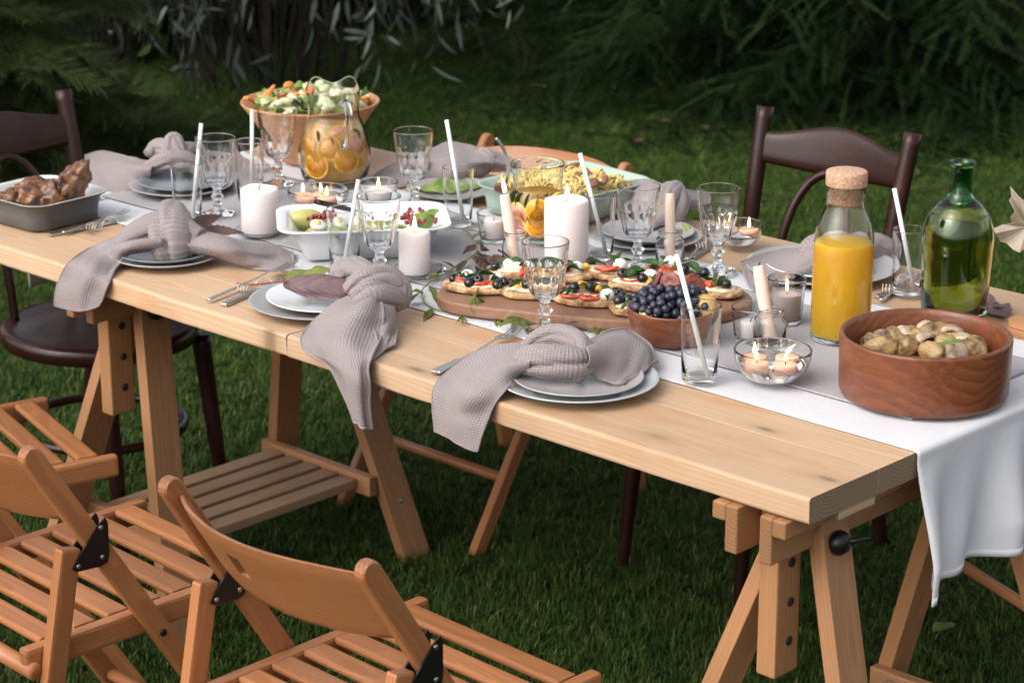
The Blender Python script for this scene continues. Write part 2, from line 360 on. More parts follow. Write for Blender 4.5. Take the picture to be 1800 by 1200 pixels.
MT['wick'] = plain('wick', (.02, .018, .016), .9)
MT['flame'] = emit('flame', (1.0, .62, .24), 7.0)
MT['straw'] = plain('paper_straw', (.90, .88, .86), .5, .02, 60, sss=.15)
MT['black'] = plain('black_metal', (.004, .004, .0045), .4, .1, 40)
MT['steel'] = plain('steel', (.62, .60, .58), .22, .05, 40, metal=1.0)
MT['dsteel'] = plain('brushed_steel', (.50, .49, .48), .34, .06, 60, metal=1.0)
MT['twine'] = plain('twine', (.55, .48, .40), .8, .4, 300)
MT['p_grey'] = plain('grey_stoneware', (.42, .40, .41), .28, .04, 30, coat=.25)
MT['p_blue'] = plain('blue_grey_stoneware', (.47, .52, .54), .2, .03, 30, coat=.4)
MT['p_white'] = plain('white_porcelain', (.78, .80, .83), .12, .02, 30, coat=.4)
MT['p_rough'] = plain('ribbed_grey_stoneware', (.36, .345, .345), .42, .06, 60, bump=.6, bscale=260, bdist=.0012)
MT['p_dark'] = plain('dark_blue_grey_glaze', (.22, .26, .275), .25, .05, 40, coat=.3)
MT['p_green'] = plain('sage_ceramic', (.40, .52, .44), .35, .05, 20, coat=.2)
MT['p_char'] = plain('charcoal_stoneware', (.10, .105, .105), .4, .08, 20, coat=.1)
MT['p_cream'] = plain('cream_glaze', (.66, .66, .62), .25, .03, 20, coat=.2)
MT['cork'] = plain('cork', (.58, .33, .20), .8, .4, 260, bump=.5, bscale=220, col2=(.74, .46, .30))
MT['juice'] = plain('orange_juice', (1.0, .52, .02), .25, .05, 14, sss=1.0, ssr=(1, .5, .08), sscale=.05)
MT['lemonade'] = cloudy('orange_lemonade', (1.0, .62, .10), .16)
MT['orange'] = plain('orange_flesh', (1.0, .36, .012), .3, .2, 160, sss=.4, ssr=(1, .4, .05), sscale=.01)
MT['peel'] = plain('orange_peel', (.95, .55, .12), .4, .08, 90)
MT['grapefruit'] = plain('grapefruit_flesh', (.90, .34, .20), .3, .2, 120, sss=.4, sscale=.01)
MT['mint'] = leafm('mint_leaf', (.03, .075, .02), (.08, .15, .05), nscale=40)
MT['basil'] = leafm('basil_leaf', (.025, .07, .012), (.09, .17, .04), nscale=40)
MT['lettuce'] = leafm('lettuce', (.16, .30, .04), (.50, .56, .22), nscale=26)
MT['cabbage'] = plain('cabbage', (.62, .62, .40), .4, .15, 60, sss=.3, sscale=.01)
MT['carrot'] = plain('carrot', (.85, .26, .06), .45, .15, 90, sss=.2, sscale=.005)
MT['avocado'] = plain('avocado_flesh', (.48, .46, .15), .45, .12, 30, sss=.2, sscale=.005)
MT['avoskin'] = plain('avocado_edge', (.16, .26, .05), .5, .3, 60)
MT['egg'] = plain('egg_white', (.82, .80, .74), .3, .03, 30, sss=.4, sscale=.005)
MT['yolk'] = plain('yolk', (.85, .58, .12), .5, .1, 90)
MT['pom'] = plain('pomegranate', (.25, .006, .012), .15, .3, 200, coat=.5)
MT['pasta'] = plain('pasta', (.82, .62, .24), .4, .12, 60, sss=.2, sscale=.005)
MT['sausage'] = plain('sausage', (.22, .09, .06), .45, .3, 90)
MT['chicken'] = plain('roast_chicken', (.05, .02, .012), .35, .5, 40, coat=.3, bump=.8, bscale=120, bdist=.003, col2=(.34, .145, .055), lo=.40, hi=.70)
MT['potato'] = plain('roast_potato', (.085, .036, .013), .45, .5, 34, coat=.15, bump=.7, bscale=170, bdist=.003, col2=(.46, .30, .13), lo=.34, hi=.60)
MT['mushroom'] = plain('mushroom_cap', (.13, .07, .045), .5, .5, 30, coat=.1, bump=.6, bscale=150, bdist=.002, col2=(.58, .43, .30), lo=.36, hi=.60)
MT['gill'] = plain('mushroom_gill', (.05, .035, .03), .7, .4, 90)
MT['grape'] = plain('black_grape', (.012, .014, .030), .38, .6, 60, coat=.15, col2=(.05, .055, .095))
MT['figskin'] = plain('fig_skin', (.05, .016, .035), .5, .4, 40, col2=(.11, .05, .06))
MT['figflesh'] = plain('fig_flesh', (.13, .014, .012), .35, .4, 260, col2=(.36, .09, .06), bump=.7, bscale=300)
MT['apple'] = plain('yellow_fruit', (.66, .44, .13), .35, .12, 18)
MT['bread'] = plain('toasted_bread', (.40, .19, .07), .75, .4, 55, bump=1.0, bscale=150, bdist=.004, col2=(.74, .48, .26))
MT['crumb'] = plain('bread_crumb', (.80, .66, .48), .8, .15, 50, bump=.9, bscale=110, bdist=.003)
MT['tomato'] = plain('tomato', (.62, .05, .02), .22, .3, 120, coat=.4, col2=(.80, .16, .06))
MT['mozza'] = plain('mozzarella', (.86, .82, .74), .35, .03, 20, sss=.4, sscale=.005)
MT['olive'] = plain('black_olive', (.010, .010, .014), .18, .4, 60, coat=.3)
MT['pepper'] = plain('yellow_pepper', (.85, .50, .05), .3, .15, 60)
MT['rocket'] = leafm('rocket_leaf', (.03, .075, .02), (.09, .17, .05), nscale=40)
MT['vine'] = plain('vine_stem', (.22, .20, .07), .6, .3, 40, col2=(.34, .34, .12))
MT['redstem'] = plain('red_stem', (.28, .06, .05), .5, .3, 30)
MT['brownleaf'] = leafm('brown_leaf', (.10, .055, .045), (.22, .13, .10), nscale=22)
MT['purpleleaf'] = leafm('purple_leaf', (.17, .10, .11), (.30, .20, .20), nscale=16)
MT['greenleaf'] = leafm('olive_leaf', (.11, .14, .03), (.26, .28, .07), nscale=20)
MT['paleleaf'] = leafm('dry_beige_leaf', (.52, .42, .33), (.72, .62, .50), nscale=10)
MT['twig'] = plain('dark_twig', (.018, .013, .009), .9, .4, 30)
MT['bark'] = plain('bark', (.06, .045, .035), .9, .5, 30, bump=.8, bscale=60, bdist=.01)

# ------------------------------------------------------------------ lawn
s = NT('lawn_soil'); co = s.coord(rnd=False); nz = s.noise(co, 9, 6, .65); c = s.ramp(nz, 0, [(.3, (.010, .016, .006)), (.7, (.026, .034, .012))]); s.l(c, 0, s.p, 'Base Color'); s.set(Roughness=.95, Specular_IOR_Level=.1); s.bump(nz, 0, .6, .03); MT['soil'] = s.m
lawn = mk('lawn', [(-150, -60, 0), (60, -150, 0), (150, 60, 0), (-60, 150, 0)], [(0, 1, 2, 3)], MT['soil'], smooth=False); tag(lawn, kind='structure')
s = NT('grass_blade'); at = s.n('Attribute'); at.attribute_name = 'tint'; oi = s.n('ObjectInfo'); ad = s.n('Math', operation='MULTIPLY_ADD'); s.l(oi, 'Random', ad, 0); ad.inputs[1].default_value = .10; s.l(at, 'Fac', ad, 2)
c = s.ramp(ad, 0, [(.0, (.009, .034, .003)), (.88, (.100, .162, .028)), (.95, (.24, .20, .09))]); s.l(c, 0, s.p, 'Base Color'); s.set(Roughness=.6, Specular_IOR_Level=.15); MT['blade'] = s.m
TS = .30                                                                      # one patch of turf
def turf_patch(i):
    r = np.random.default_rng(100 + i); n = 4300
    xy = r.uniform(-TS / 2, TS / 2, (n, 2)); tuft = np.array([mnoise.noise(Vector((x * 22 + i * 9, y * 22, i))) for x, y in xy])
    h = r.uniform(.012, .031, n) * (1 + .55 * tuft) * np.where(r.random(n) < .06, 1.5, 1); az = r.uniform(0, 2 * PI, n); lean = r.uniform(.1, 1.0, n) * h; wd = r.uniform(.0006, .0013, n)
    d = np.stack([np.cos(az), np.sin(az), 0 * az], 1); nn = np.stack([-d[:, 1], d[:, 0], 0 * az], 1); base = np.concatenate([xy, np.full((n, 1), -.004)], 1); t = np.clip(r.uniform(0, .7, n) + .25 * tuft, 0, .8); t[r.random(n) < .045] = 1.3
    V = []; C_ = []
    for q, ww in ((0, 1), (.45, .9), (.8, .6), (1, .12)):
        c_ = base + d * (lean * q * q)[:, None]; c_[:, 2] += h * q * (1 - .25 * q * lean / h)
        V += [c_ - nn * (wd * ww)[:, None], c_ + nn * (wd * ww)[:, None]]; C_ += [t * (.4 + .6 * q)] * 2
    V = np.stack(V, 1).reshape(-1, 3); C_ = np.stack(C_, 1).reshape(-1); k = (np.arange(n) * 8)[:, None, None]
    Fq = (np.array([[2 * q, 2 * q + 1, 2 * q + 3, 2 * q + 2] for q in range(3)])[None] + k).reshape(-1, 4)
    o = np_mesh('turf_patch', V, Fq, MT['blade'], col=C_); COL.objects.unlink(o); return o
gc = bpy.data.collections.new('turf_patches')
for i in range(7): gc.objects.link(turf_patch(i))
def scatter(name, pts, coll, label, cat, seed=0):
    o = mk(name, pts, [], None, smooth=False)
    g = bpy.data.node_groups.new(name, 'GeometryNodeTree'); g.interface.new_socket('Geometry', in_out='INPUT', socket_type='NodeSocketGeometry'); g.interface.new_socket('Geometry', in_out='OUTPUT', socket_type='NodeSocketGeometry')
    N = g.nodes.new; L = g.links.new
    gi = N('NodeGroupInput'); go = N('NodeGroupOutput'); ci = N('GeometryNodeCollectionInfo'); ci.inputs['Collection'].default_value = coll; ci.inputs['Separate Children'].default_value = True; ci.inputs['Reset Children'].default_value = True
    ip = N('GeometryNodeInstanceOnPoints'); ip.inputs['Pick Instance'].default_value = True
    rv = N('FunctionNodeRandomValue'); rv.data_type = 'INT'; rv.inputs[4].default_value = 0; rv.inputs[5].default_value = 3; rv.inputs['Seed'].default_value = seed
    mu = N('ShaderNodeMath'); mu.operation = 'MULTIPLY'; mu.inputs[1].default_value = PI / 2; cx = N('ShaderNodeCombineXYZ')
    L(gi.outputs[0], ip.inputs['Points']); L(ci.outputs[0], ip.inputs['Instance']); L(rv.outputs[2], mu.inputs[0]); L(mu.outputs[0], cx.inputs['Z']); L(cx.outputs[0], ip.inputs['Rotation']); L(ip.outputs[0], go.inputs[0])
    md = o.modifiers.new('scatter', 'NODES'); md.node_group = g
    return tag(o, label, cat, kind='stuff')
pts = []
for i in range(-60, 60):
    for j in range(-60, 60):
        p = Vector((-4 + i * TS, 4 + j * TS, .0)); d = p - CAM; zc = d.dot(FWD)
        if zc < 1.5: continue
        x = 900 + FPX * d.dot(RIGHT) / zc; y = 600 - FPX * d.dot(UP) / zc
        if -500 < x < 2300 and -90 < y < 1600: pts.append(p)
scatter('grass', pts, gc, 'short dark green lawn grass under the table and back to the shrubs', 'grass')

# ------------------------------------------------------------------ trees and shrubs behind the lawn
def needle_twig(n=15, L=.16, nl=.022, w=.0032, flat=.55, seed=1):
    r = np.random.default_rng(seed); V = []; Fq = []; V += [(0, -.0018, 0), (0, .0018, 0), (L, .0006, 0), (L, -.0006, 0)]; Fq.append((0, 1, 2, 3))
    for i in range(n):
        for sd in (-1, 1, 0):
            x = L * (i + r.uniform(0, .8)) / n; a = r.uniform(.55, .95); up = r.uniform(-.15, .35) if sd else .9
            d = np.array([math.cos(a), sd * math.sin(a), up * .7]); d /= np.linalg.norm(d); l_ = nl * r.uniform(.7, 1.15) * (1 - .35 * i / n)
            k = len(V); b = np.array([x, 0, 0]); sidev = np.cross(d, (0, 0, 1.0)); sidev /= np.linalg.norm(sidev) + 1e-9
            V += [b - sidev * w / 2, b + sidev * w / 2, b + d * l_ + sidev * w * .2, b + d * l_ - sidev * w * .2]; Fq.append((k, k + 1, k + 2, k + 3))
    return np.array(V, float), np.array(Fq)
def conifer(name, base, H, rad, mat, label, cat, nb=120, sub=34, group=None, droop=.35, tw=None, seed=0, zmin=.08, twl=1.0):
    r = np.random.default_rng(seed); t = thing(name, base, label, cat, group)
    tv, tf = tw; D = []; Lc = []; S = []; BV = []; BF = []
    for b in range(nb):
        z0 = zmin + (H - zmin) * (r.random() ** 1.7); az = r.uniform(0, 2 * PI); Lb = rad * (1 - z0 / H) ** .8 * r.uniform(.75, 1.1) + .12
        o = np.array([math.cos(az), math.sin(az), 0]); sd = np.array([-o[1], o[0], 0]); rise = r.uniform(-.05, .25)
        def pt(q): return np.array([0, 0, z0]) + o * Lb * q + np.array([0, 0, Lb * (rise * q - droop * q * q)])
        k = len(BV)
        for q in (0, .5, 1): 
            for sgn in (-1, 1): BV.append(pt(q) + sd * sgn * .008 * (1.1 - q))
        BF += [(k, k + 1, k + 3, k + 2), (k + 2, k + 3, k + 5, k + 4)]
        n_ = max(6, int(sub * Lb / rad))
        for i in range(n_):
            q = .12 + .88 * (i + r.random()) / n_; p = pt(q); ax = (pt(min(1, q + .05)) - pt(q - .05)); ax /= np.linalg.norm(ax)
            sg = -1 if i % 2 else 1; a = r.uniform(.45, 1.1); d = ax * math.cos(a) + sd * sg * math.sin(a) + np.array([0, 0, r.uniform(-.45, .12)])
            for e in range(2): D.append(d + r.normal(0, .22, 3) * e); Lc.append(p + d * .1 * e * twl); S.append(r.uniform(.7, 1.25) * twl * (1.15 - .3 * q))
    D = np.array(D); Lc = np.array(Lc); S = np.array(S); V, Fq = inst(tv, tf, frames(D, r.uniform(-.5, .5, len(D))), S, Lc)
    col = np.repeat(r.uniform(0, .75, len(D)), len(tv))
    V = np.concatenate([V, np.array(BV)]); Fq = np.concatenate([Fq, np.array(BF) + len(V) - len(BV)]); col = np.concatenate([col, np.zeros(len(BV))])
    V[:, 2] = np.maximum(V[:, 2], .02)
    np_mesh('crown', V, Fq, mat, t, col=col)
    v, f, _ = tube([(0, 0, -.05), (.01, 0, H * .5), (0, 0, H * .97)], [.085, .05, .012], n=8, seg=9); mk('trunk', v, f, MT['bark'], t)
    return t
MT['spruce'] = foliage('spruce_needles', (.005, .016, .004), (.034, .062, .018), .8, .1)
MT['pine'] = foliage('pine_needles', (.030, .050, .014), (.11, .14, .05), .6, .15)
SPR = needle_twig(12, .15, .024, .0042, seed=2); PIN = needle_twig(16, .14, .075, .0034, seed=4)
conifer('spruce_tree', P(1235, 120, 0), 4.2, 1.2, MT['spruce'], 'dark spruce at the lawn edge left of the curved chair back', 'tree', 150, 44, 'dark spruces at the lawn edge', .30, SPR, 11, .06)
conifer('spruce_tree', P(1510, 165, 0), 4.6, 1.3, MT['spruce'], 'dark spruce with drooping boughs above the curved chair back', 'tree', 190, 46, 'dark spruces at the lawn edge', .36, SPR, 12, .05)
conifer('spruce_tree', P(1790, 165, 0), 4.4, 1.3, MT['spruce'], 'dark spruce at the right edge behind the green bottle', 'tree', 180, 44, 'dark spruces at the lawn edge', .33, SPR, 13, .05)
conifer('pine_shrub', P(-75, 330, 0), 2.4, .75, MT['pine'], 'long needled green pine at the left edge behind the dark chair', 'tree', 110, 30, None, .1, PIN, 15, .1, 1.15)
def leaf_t(L=1., W=.16, cup=.12, bend=.15, n=4):
    V = []; Fq = []
    for i in range(n + 1):
        q = i / n; wv = W * .5 * math.sin(PI * min(1, q ** .8 * .97 + .02)) ** .9; z = -bend * q * q
        V += [(q, -wv, z + cup * wv), (q, 0, z), (q, wv, z + cup * wv)]
    for i in range(n):
        for j in range(2): a = i * 3 + j; Fq.append((a, a + 1, a + 4, a + 3))
    return np.array(V, float) * np.array([L, L, L]), np.array(Fq)
def leaf_shrub(name, base, label, cat, mat, lf, H, rad, nst, nl, Ls, seed, droop=.5, hang=0., group=None, zlow=.15, hollow=0.):
    """stems arching from the base with leaves along them"""
    r = np.random.default_rng(seed); t = thing(name, base, label, cat, group); D = []; Lc = []; S = []; SV = []; SF = []; tv, tf = lf
    for i in range(nst):
        az = r.uniform(0, 2 * PI); rr = rad * r.uniform(.25, 1.0); hh = H * r.uniform(.45, 1.0); o = np.array([math.cos(az), math.sin(az), 0])
        p0 = o * .30 * rad * r.random(); p1 = o * rr * .45 + np.array([0, 0, hh]); p2 = o * rr + np.array([0, 0, max(zlow, hh * (1 - droop) - hang * r.random())])
        pts = [((1 - q) ** 2) * p0 + 2 * q * (1 - q) * (p1 * 1.15) + q * q * p2 for q in np.linspace(0, 1, 7)]
        v, f, _ = tube(pts, [.006, .006, .005, .005, .004, .003, .002], n=8, seg=4, caps=False, smooth_path=False); k = len(SV); SV += [tuple(x) for x in v]; SF += [tuple(a + k for a in q) for q in f]
        for j in range(nl):
            q = .25 + .75 * r.random(); p = ((1 - q) ** 2) * p0 + 2 * q * (1 - q) * (p1 * 1.15) + q * q * p2; ax = 2 * (1 - q) * (p1 * 1.15 - p0) + 2 * q * (p2 - p1 * 1.15); ax /= np.linalg.norm(ax) + 1e-9
            d = ax * r.uniform(.2, 1) + r.normal(0, .55, 3) + np.array([0, 0, -.6 * hang]); p = p + r.normal(0, .05, 3)
            if p[2] < .03: continue
            D.append(d); Lc.append(p); S.append(Ls * r.uniform(.6, 1.2))
    D = np.array(D); S = np.array(S); V, Fq = inst(tv, tf, frames(D, r.uniform(-PI, PI, len(D))), S, np.array(Lc)); V[:, 2] = np.maximum(V[:, 2], .015)
    np_mesh('crown', V, Fq, mat, t, col=np.repeat(.85 * r.random(len(D)) ** (2.6 if mat is MT['silver'] else 1), len(tv)))
    mk('trunk', SV, SF, MT['twig'], t)
    return t
MT['silver'] = foliage('silver_leaf', (.020, .034, .022), (.22, .26, .20), .5, .1, .4)
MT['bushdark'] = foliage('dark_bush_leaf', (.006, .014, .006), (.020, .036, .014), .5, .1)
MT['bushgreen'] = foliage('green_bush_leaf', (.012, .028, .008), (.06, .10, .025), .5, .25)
WIL = leaf_t(1, .17, .2, .25); BRD = leaf_t(1, .55, .25, .2)
leaf_shrub('willow_shrub', P(480, 150, 0), 'silvery narrow leaved shrub hanging behind the salad bowl', 'shrub', MT['silver'], WIL, 1.9, 1.35, 80, 20, .115, 21, .75, .5, None, .22)
leaf_shrub('willow_shrub', P(730, 40, 0), 'silvery shrub hanging low over the far lawn above the jug', 'shrub', MT['silver'], WIL, 1.5, .8, 26, 16, .11, 22, .7, .3, None, .25)
leaf_shrub('broadleaf_bush', P(190, 110, 0), 'green broad leaved bush between the pine and the willow shrub', 'bush', MT['bushgreen'], BRD, 1.1, .7, 60, 22, .07, 23, .6, .2, None, .1)
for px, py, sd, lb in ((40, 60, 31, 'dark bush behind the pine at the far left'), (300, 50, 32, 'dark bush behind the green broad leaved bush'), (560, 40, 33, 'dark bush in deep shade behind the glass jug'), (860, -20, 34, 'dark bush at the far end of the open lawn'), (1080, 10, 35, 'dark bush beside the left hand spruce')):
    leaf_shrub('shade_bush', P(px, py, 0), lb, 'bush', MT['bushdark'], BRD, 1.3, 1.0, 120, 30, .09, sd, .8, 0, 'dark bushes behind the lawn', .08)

# ------------------------------------------------------------------ the table: two slabs of planks on two trestles
def plank(name, x0, x1, y0, y1, zt, thk, mat, parent, front=False, back=False, seed=0, n=70):
    L = x1 - x0; W = y1 - y0; b = .0022; cs = []
    def corner(cx, cy, a0, bb):
        for k in range(3): a = a0 + k * PI / 4; cs.append((cx + bb * math.cos(a), cy + bb * math.sin(a)))
    bf = .005 if front else b * .35; bb_ = .005 if back else b * .35
    corner(W / 2 - bb_, thk / 2 - bb_, 0, bb_); corner(-W / 2 + bf, thk / 2 - bf, PI / 2, bf); corner(-W / 2 + bf, -thk / 2 + bf, PI, bf); corner(W / 2 - bb_, -thk / 2 + bb_, 1.5 * PI, bb_)
    xs = [-L / 2, -L / 2 + .0015] + list(np.linspace(-L / 2 + .02, L / 2 - .02, n)) + [L / 2 - .0015, L / 2]; V = []; Fc = []; k = len(cs)
    for i, x in enumerate(xs):
        e = .9965 if i in (0, len(xs) - 1) else 1
        for (y, z) in cs:
            yy, zz = y * e, z * e
            if front and y < -W / 2 + .012: yy += .0035 * mnoise.noise(Vector((x * 5 + seed, z * 30, seed))) + .0012 * mnoise.noise(Vector((x * 40, z * 40, seed))); zz += .002 * mnoise.noise(Vector((x * 6, seed, 3)))
            zz += .0006 * mnoise.noise(Vector((x * 3, y * 8, seed + 5))); V.append((x, yy, zz))
    for i in range(len(xs) - 1):
        for j in range(k): j2 = (j + 1) % k; Fc.append((i * k + j, (i + 1) * k + j, (i + 1) * k + j2, i * k + j2))
    Fc.append(tuple(range(k))); Fc.append(tuple(range((len(xs) - 1) * k, len(xs) * k))[::-1])
    o = mk(name, V, Fc, mat, parent, smooth=False); o.location = ((x0 + x1) / 2 - parent.location.x, (y0 + y1) / 2 - parent.location.y, zt - thk / 2 - parent.location.z); return o
cuts = [[0, .135, .315, .50, .70, .88, 1.078], [0, .165, .345, .52, .69, .875, 1.08]]
for k, (x0, x1, lb) in enumerate(((-2.22, -1.1025, 'left pine table slab carrying the chicken dish and salad bowl'), (-1.0995, 0.0, 'right pine table slab with end grain corner near the camera'))):
    t = thing('table_slab', ((x0 + x1) / 2, .54, TZ - .04), lb, 'table', 'pine table slabs laid end to end')
    for i in range(6): plank('plank', x0, x1, cuts[k][i] + (.0003 if i else 0), cuts[k][i + 1] - (.0003 if i < 5 else 0), TZ, .04, MT['top'], t, i == 0, i == 5, k * 10 + i)
def trestle(x, y0, y1, label, knob=True, a=.26, b=.15, ztop=TZ - .042, nin=.14, fin=.21, s0=.034):
    """axis along y from y0 to y1"""
    t = thing('trestle', (x, (y0 + y1) / 2, 0), label, 'trestle', 'wooden trestles under the table'); D = (y1 - y0) / 2; H = ztop
    for sx in (-1, 1):                                                     # twin bars of the adjustable top beam, each with a lip
        beam('top_bar', (sx * .031, -D, H - .037), (sx * .031, D, H - .037), .022, .072, MT['trestle'], t)
        beam('bar_lip', (sx * .054 if sx > 0 else -.054, -D, H - .014), (sx * .054 if sx > 0 else -.054, D, H - .014), .024, .026, MT['trestle'], t)
    for sy in (-1, 1):
        yy = sy * (D - .080); ins = nin if sy < 0 else fin
        po = beam('post', (0, yy, H - .012), (0, yy, H - .275), .056, .034, MT['trestle'], t, up=(1, 0, 0))
        for k in range(3):
            v, f = lathe([(0, 0), (.0075, 0), (.0075, .0012), (0, .0012)], 16); v, f = xf((v, f), (-.02 + (k - .4) * .062, .004, .0164 + .0008), 1)
            mk('peg_hole', v, f, MT['wick'], po)
        for sx in (-1, 1):
            ztp = H - .03 if sx > 0 else H - .085; top = Vector((sx * s0, sy * (D - ins), ztp)); bot = Vector((sx * (s0 + a * H), sy * (D - ins + b * H), 0))
            lg = beam('leg', bot, top, .068, .027, MT['trestle'], t, up=(1, 0, 0), bev=.002)
            if sy > 0 and sx > 0:
                v, f = lathe([(0, 0), (.004, 0), (.004, .001), (0, .001)], 12); v, f = xf((v, f), (-.22, 0, .0137), 1); mk('screw', v, f, MT['steel'], lg)
        zr = .165; q = 1 - zr / H; xs = s0 + a * (H - zr); ys = sy * (D - ins + b * (H - zr) - .05)
        beam('rail', (-xs, ys, zr + .004), (xs, ys, zr + .004), .022, .042, MT['trestle'], t)
    n = 5; xs = s0 + a * (H - .16) - .03; ys0 = -(D - nin + b * (H - .16) - .064); ys = D - fin + b * (H - .16) - .064
    for i in range(n):
        xx = -xs + 2 * xs * (i + .5) / n
        beam('shelf_slat', (xx, ys0, .17), (xx, ys, .17), 2 * xs / n * .74, .02, MT['shelf'], t)
    if knob:
        v, f = lathe([(0, 0), (.016, 0), (.019, .006), (.018, .014), (.012, .022), (.006, .024), (0, .024)], 20); v, f = xf((v, f), (.058, -(D - nin + .01), H - .068), 1, (0, PI / 2, 0))
        kb = mk('clamp_knob', v, f, MT['black'], t); v, f, _ = tube([(.073, -(D - nin + .01), H - .066), (.098, -(D - nin + .01) + .034, H - .062)], [.005, .004], seg=8); mk('knob_lever', v, f, MT['black'], kb)
    return t
tl = trestle(-1.735, .03, .80, 'wooden trestle with slatted shelf under the left slab')
tr = trestle(-.098, -.010, .79, 'wooden trestle with black clamp knob under the right table corner', a=.29, b=.13)
# pine batten under the right end
beam_o = beam('table_batten', (-.018, .075, TZ - .048), (-.018, .165, TZ - .048), .03, .015, MT['top'], None); tag(beam_o, 'small pale pine batten wedged under the table end', 'batten')

# ------------------------------------------------------------------ folding chairs
def folding_chair(loc, rot, label):
    t = thing('folding_chair', (loc[0], loc[1], 0), label, 'chair', 'slatted folding chairs', rot); M_ = MT['beech']
    def long_leg(s_, nm='frame_leg'):
        x = s_ * .2075; p0 = Vector((x, .475, 0)); p1 = Vector((x, 0, .77)); d = (p1 - p0).normalized(); nrm = Vector((1, 0, 0)).cross(d)
        W, Tk = .0165, .020; V = []; Fc = []
        prof = []                                                            # rounded top in the leg's own plane
        L = (p1 - p0).length
        for k in range(9): a_ = -PI / 2 + PI * k / 8; prof.append((L - W + W * math.cos(a_), W * math.sin(a_)))
        prof = [(0, -W)] + prof + [(0, W)]
        n = len(prof); b_ = .0025
        for off, sc in ((-Tk / 2, 1 - b_ / W), (-Tk / 2 + b_, 1), (Tk / 2 - b_, 1), (Tk / 2, 1 - b_ / W)):
            for (l_, q) in prof: V.append((l_ - L / 2 if sc == 1 else (l_ - L / 2) * .997, q * sc, off))
        for r_ in range(3):
            for k in range(n): k2 = (k + 1) % n; Fc.append((r_ * n + k, r_ * n + k2, (r_ + 1) * n + k2, (r_ + 1) * n + k))
        Fc.append(tuple(range(n))[::-1]); Fc.append(tuple(range(3 * n, 4 * n)))
        o = mk(nm, V, Fc, M_, t, smooth=False); Mx = Matrix((d, nrm, d.cross(nrm))).transposed().to_4x4(); Mx.translation = (p0 + p1) / 2; o.matrix_basis = Mx; return o
    for s_ in (-1, 1):
        lg = long_leg(s_); x = s_ * .2075
        rl = beam('rear_leg', (x, -.055, 0), (x, .062, .60), .034, .021, M_, t, up=(1, 0, 0), bev=.004)
        # black hinge plate: rounded triangle on both faces
        for q in (-1, 1):
            tri = [(.085, .545), (.040, .585), (.115, .655), (.150, .60)]; tri = [(.052, .565), (.125, .56), (.125, .645)]; V = []; Fc = []; cx = sum(p[0] for p in tri) / 3; cz = sum(p[1] for p in tri) / 3; ring = []
            for k in range(3):
                a_, b_, c_ = [Vector(tri[(k + e) % 3]) for e in (-1, 0, 1)]
                for u in (0, .5, 1):
                    p = b_.lerp(a_, .22 * (1 - u) ) .lerp(b_.lerp(c_, .22 * u), u); ring.append(p)
            for xo in (.0108, .0135): V += [(x + q * xo, p.x, p.y) for p in ring]
            n = len(ring); Fc = [tuple(range(n))[::(1 if q < 0 else -1)], tuple(range(n, 2 * n))[::(-1 if q < 0 else 1)]] + [(k, (k + 1) % n, n + (k + 1) % n, n + k) for k in range(n)]
            hp = mk('hinge_plate', V, Fc, MT['black'], t, smooth=False)
            for (yy, zz) in ((.070, .572), (.112, .575), (.112, .622)):
                v, f = xf(BALL_S, (x + q * .0138, yy, zz), (.0012, .004, .004)); mk('rivet', v, f, MT['dsteel'], hp)
        # seat rail with rounded ends
        prof = [(yy, zz) for yy, zz in [(0.0, -.010), (-.016, 0), (0, .020)]]; xr = s_ * .1835
        rail = beam('seat_rail', (xr, -.012, .432), (xr, .462, .440), .022, .040, M_, t, bev=.006)
        v, f = lathe([(0, 0), (.006, 0), (.006, .002), (.003, .003), (0, .003)], 14); v, f = xf((v, f), (x + s_ * .0105, .215, .420), 1, (0, s_ * PI / 2, 0)); mk('bolt', v, f, MT['black'], t)
    for i in range(7):
        yy = .045 + i * .0605 + (.004 if i == 6 else 0); zz = .447 + .008 * yy / .46
        beam('seat_slat', (-.172, yy, zz), (.172, yy, zz), .040, .012, M_, t, bev=.005)
    v, f, _ = tube([(-.20, -.002, .418), (.20, -.002, .418)], .0135, seg=14); mk('seat_dowel', v, f, M_, t)
    for (yy, zz, x_) in ((.385, .15, .2), (-.022, .17, .2)):
        v, f, _ = tube([(-x_, yy, zz), (x_, yy, zz)], .011, seg=12); mk('stretcher', v, f, M_, t)
    # curved backrest between the long legs, with a grip slot
    n, m2 = 57, 15; tk = .013; G = []
    for side in (0, 1):
        for i in range(n):
            u = i / (n - 1); x = -.198 + .396 * u; bow = .058 * (1 - (2 * u - 1) ** 2)
            hh = .062 * (1 - .12 * (2 * u - 1) ** 4)
            for j in range(m2):
                v = j / (m2 - 1); e = 2 * v - 1; z = .690 + hh * e; yv = (.77 - z) * .617 - bow + (tk * .5 if side else -tk * .5) * (1 - .55 * abs(e) ** 6)
                G.append((x, yv + .004, z))
    Fc = []; hole = set((i, j) for i in range(22, 26) for j in range(6, 10))
    def idx(sd, i, j): return sd * n * m2 + i * m2 + j
    for i in range(n - 1):
        for j in range(m2 - 1):
            if (i, j) in hole: continue
            Fc.append((idx(0, i, j), idx(0, i + 1, j), idx(0, i + 1, j + 1), idx(0, i, j + 1))); Fc.append((idx(1, i, j), idx(1, i, j + 1), idx(1, i + 1, j + 1), idx(1, i + 1, j)))
    for i in range(n - 1):
        Fc.append((idx(0, i, 0), idx(1, i, 0), idx(1, i + 1, 0), idx(0, i + 1, 0))); Fc.append((idx(0, i, m2 - 1), idx(0, i + 1, m2 - 1), idx(1, i + 1, m2 - 1), idx(1, i, m2 - 1)))
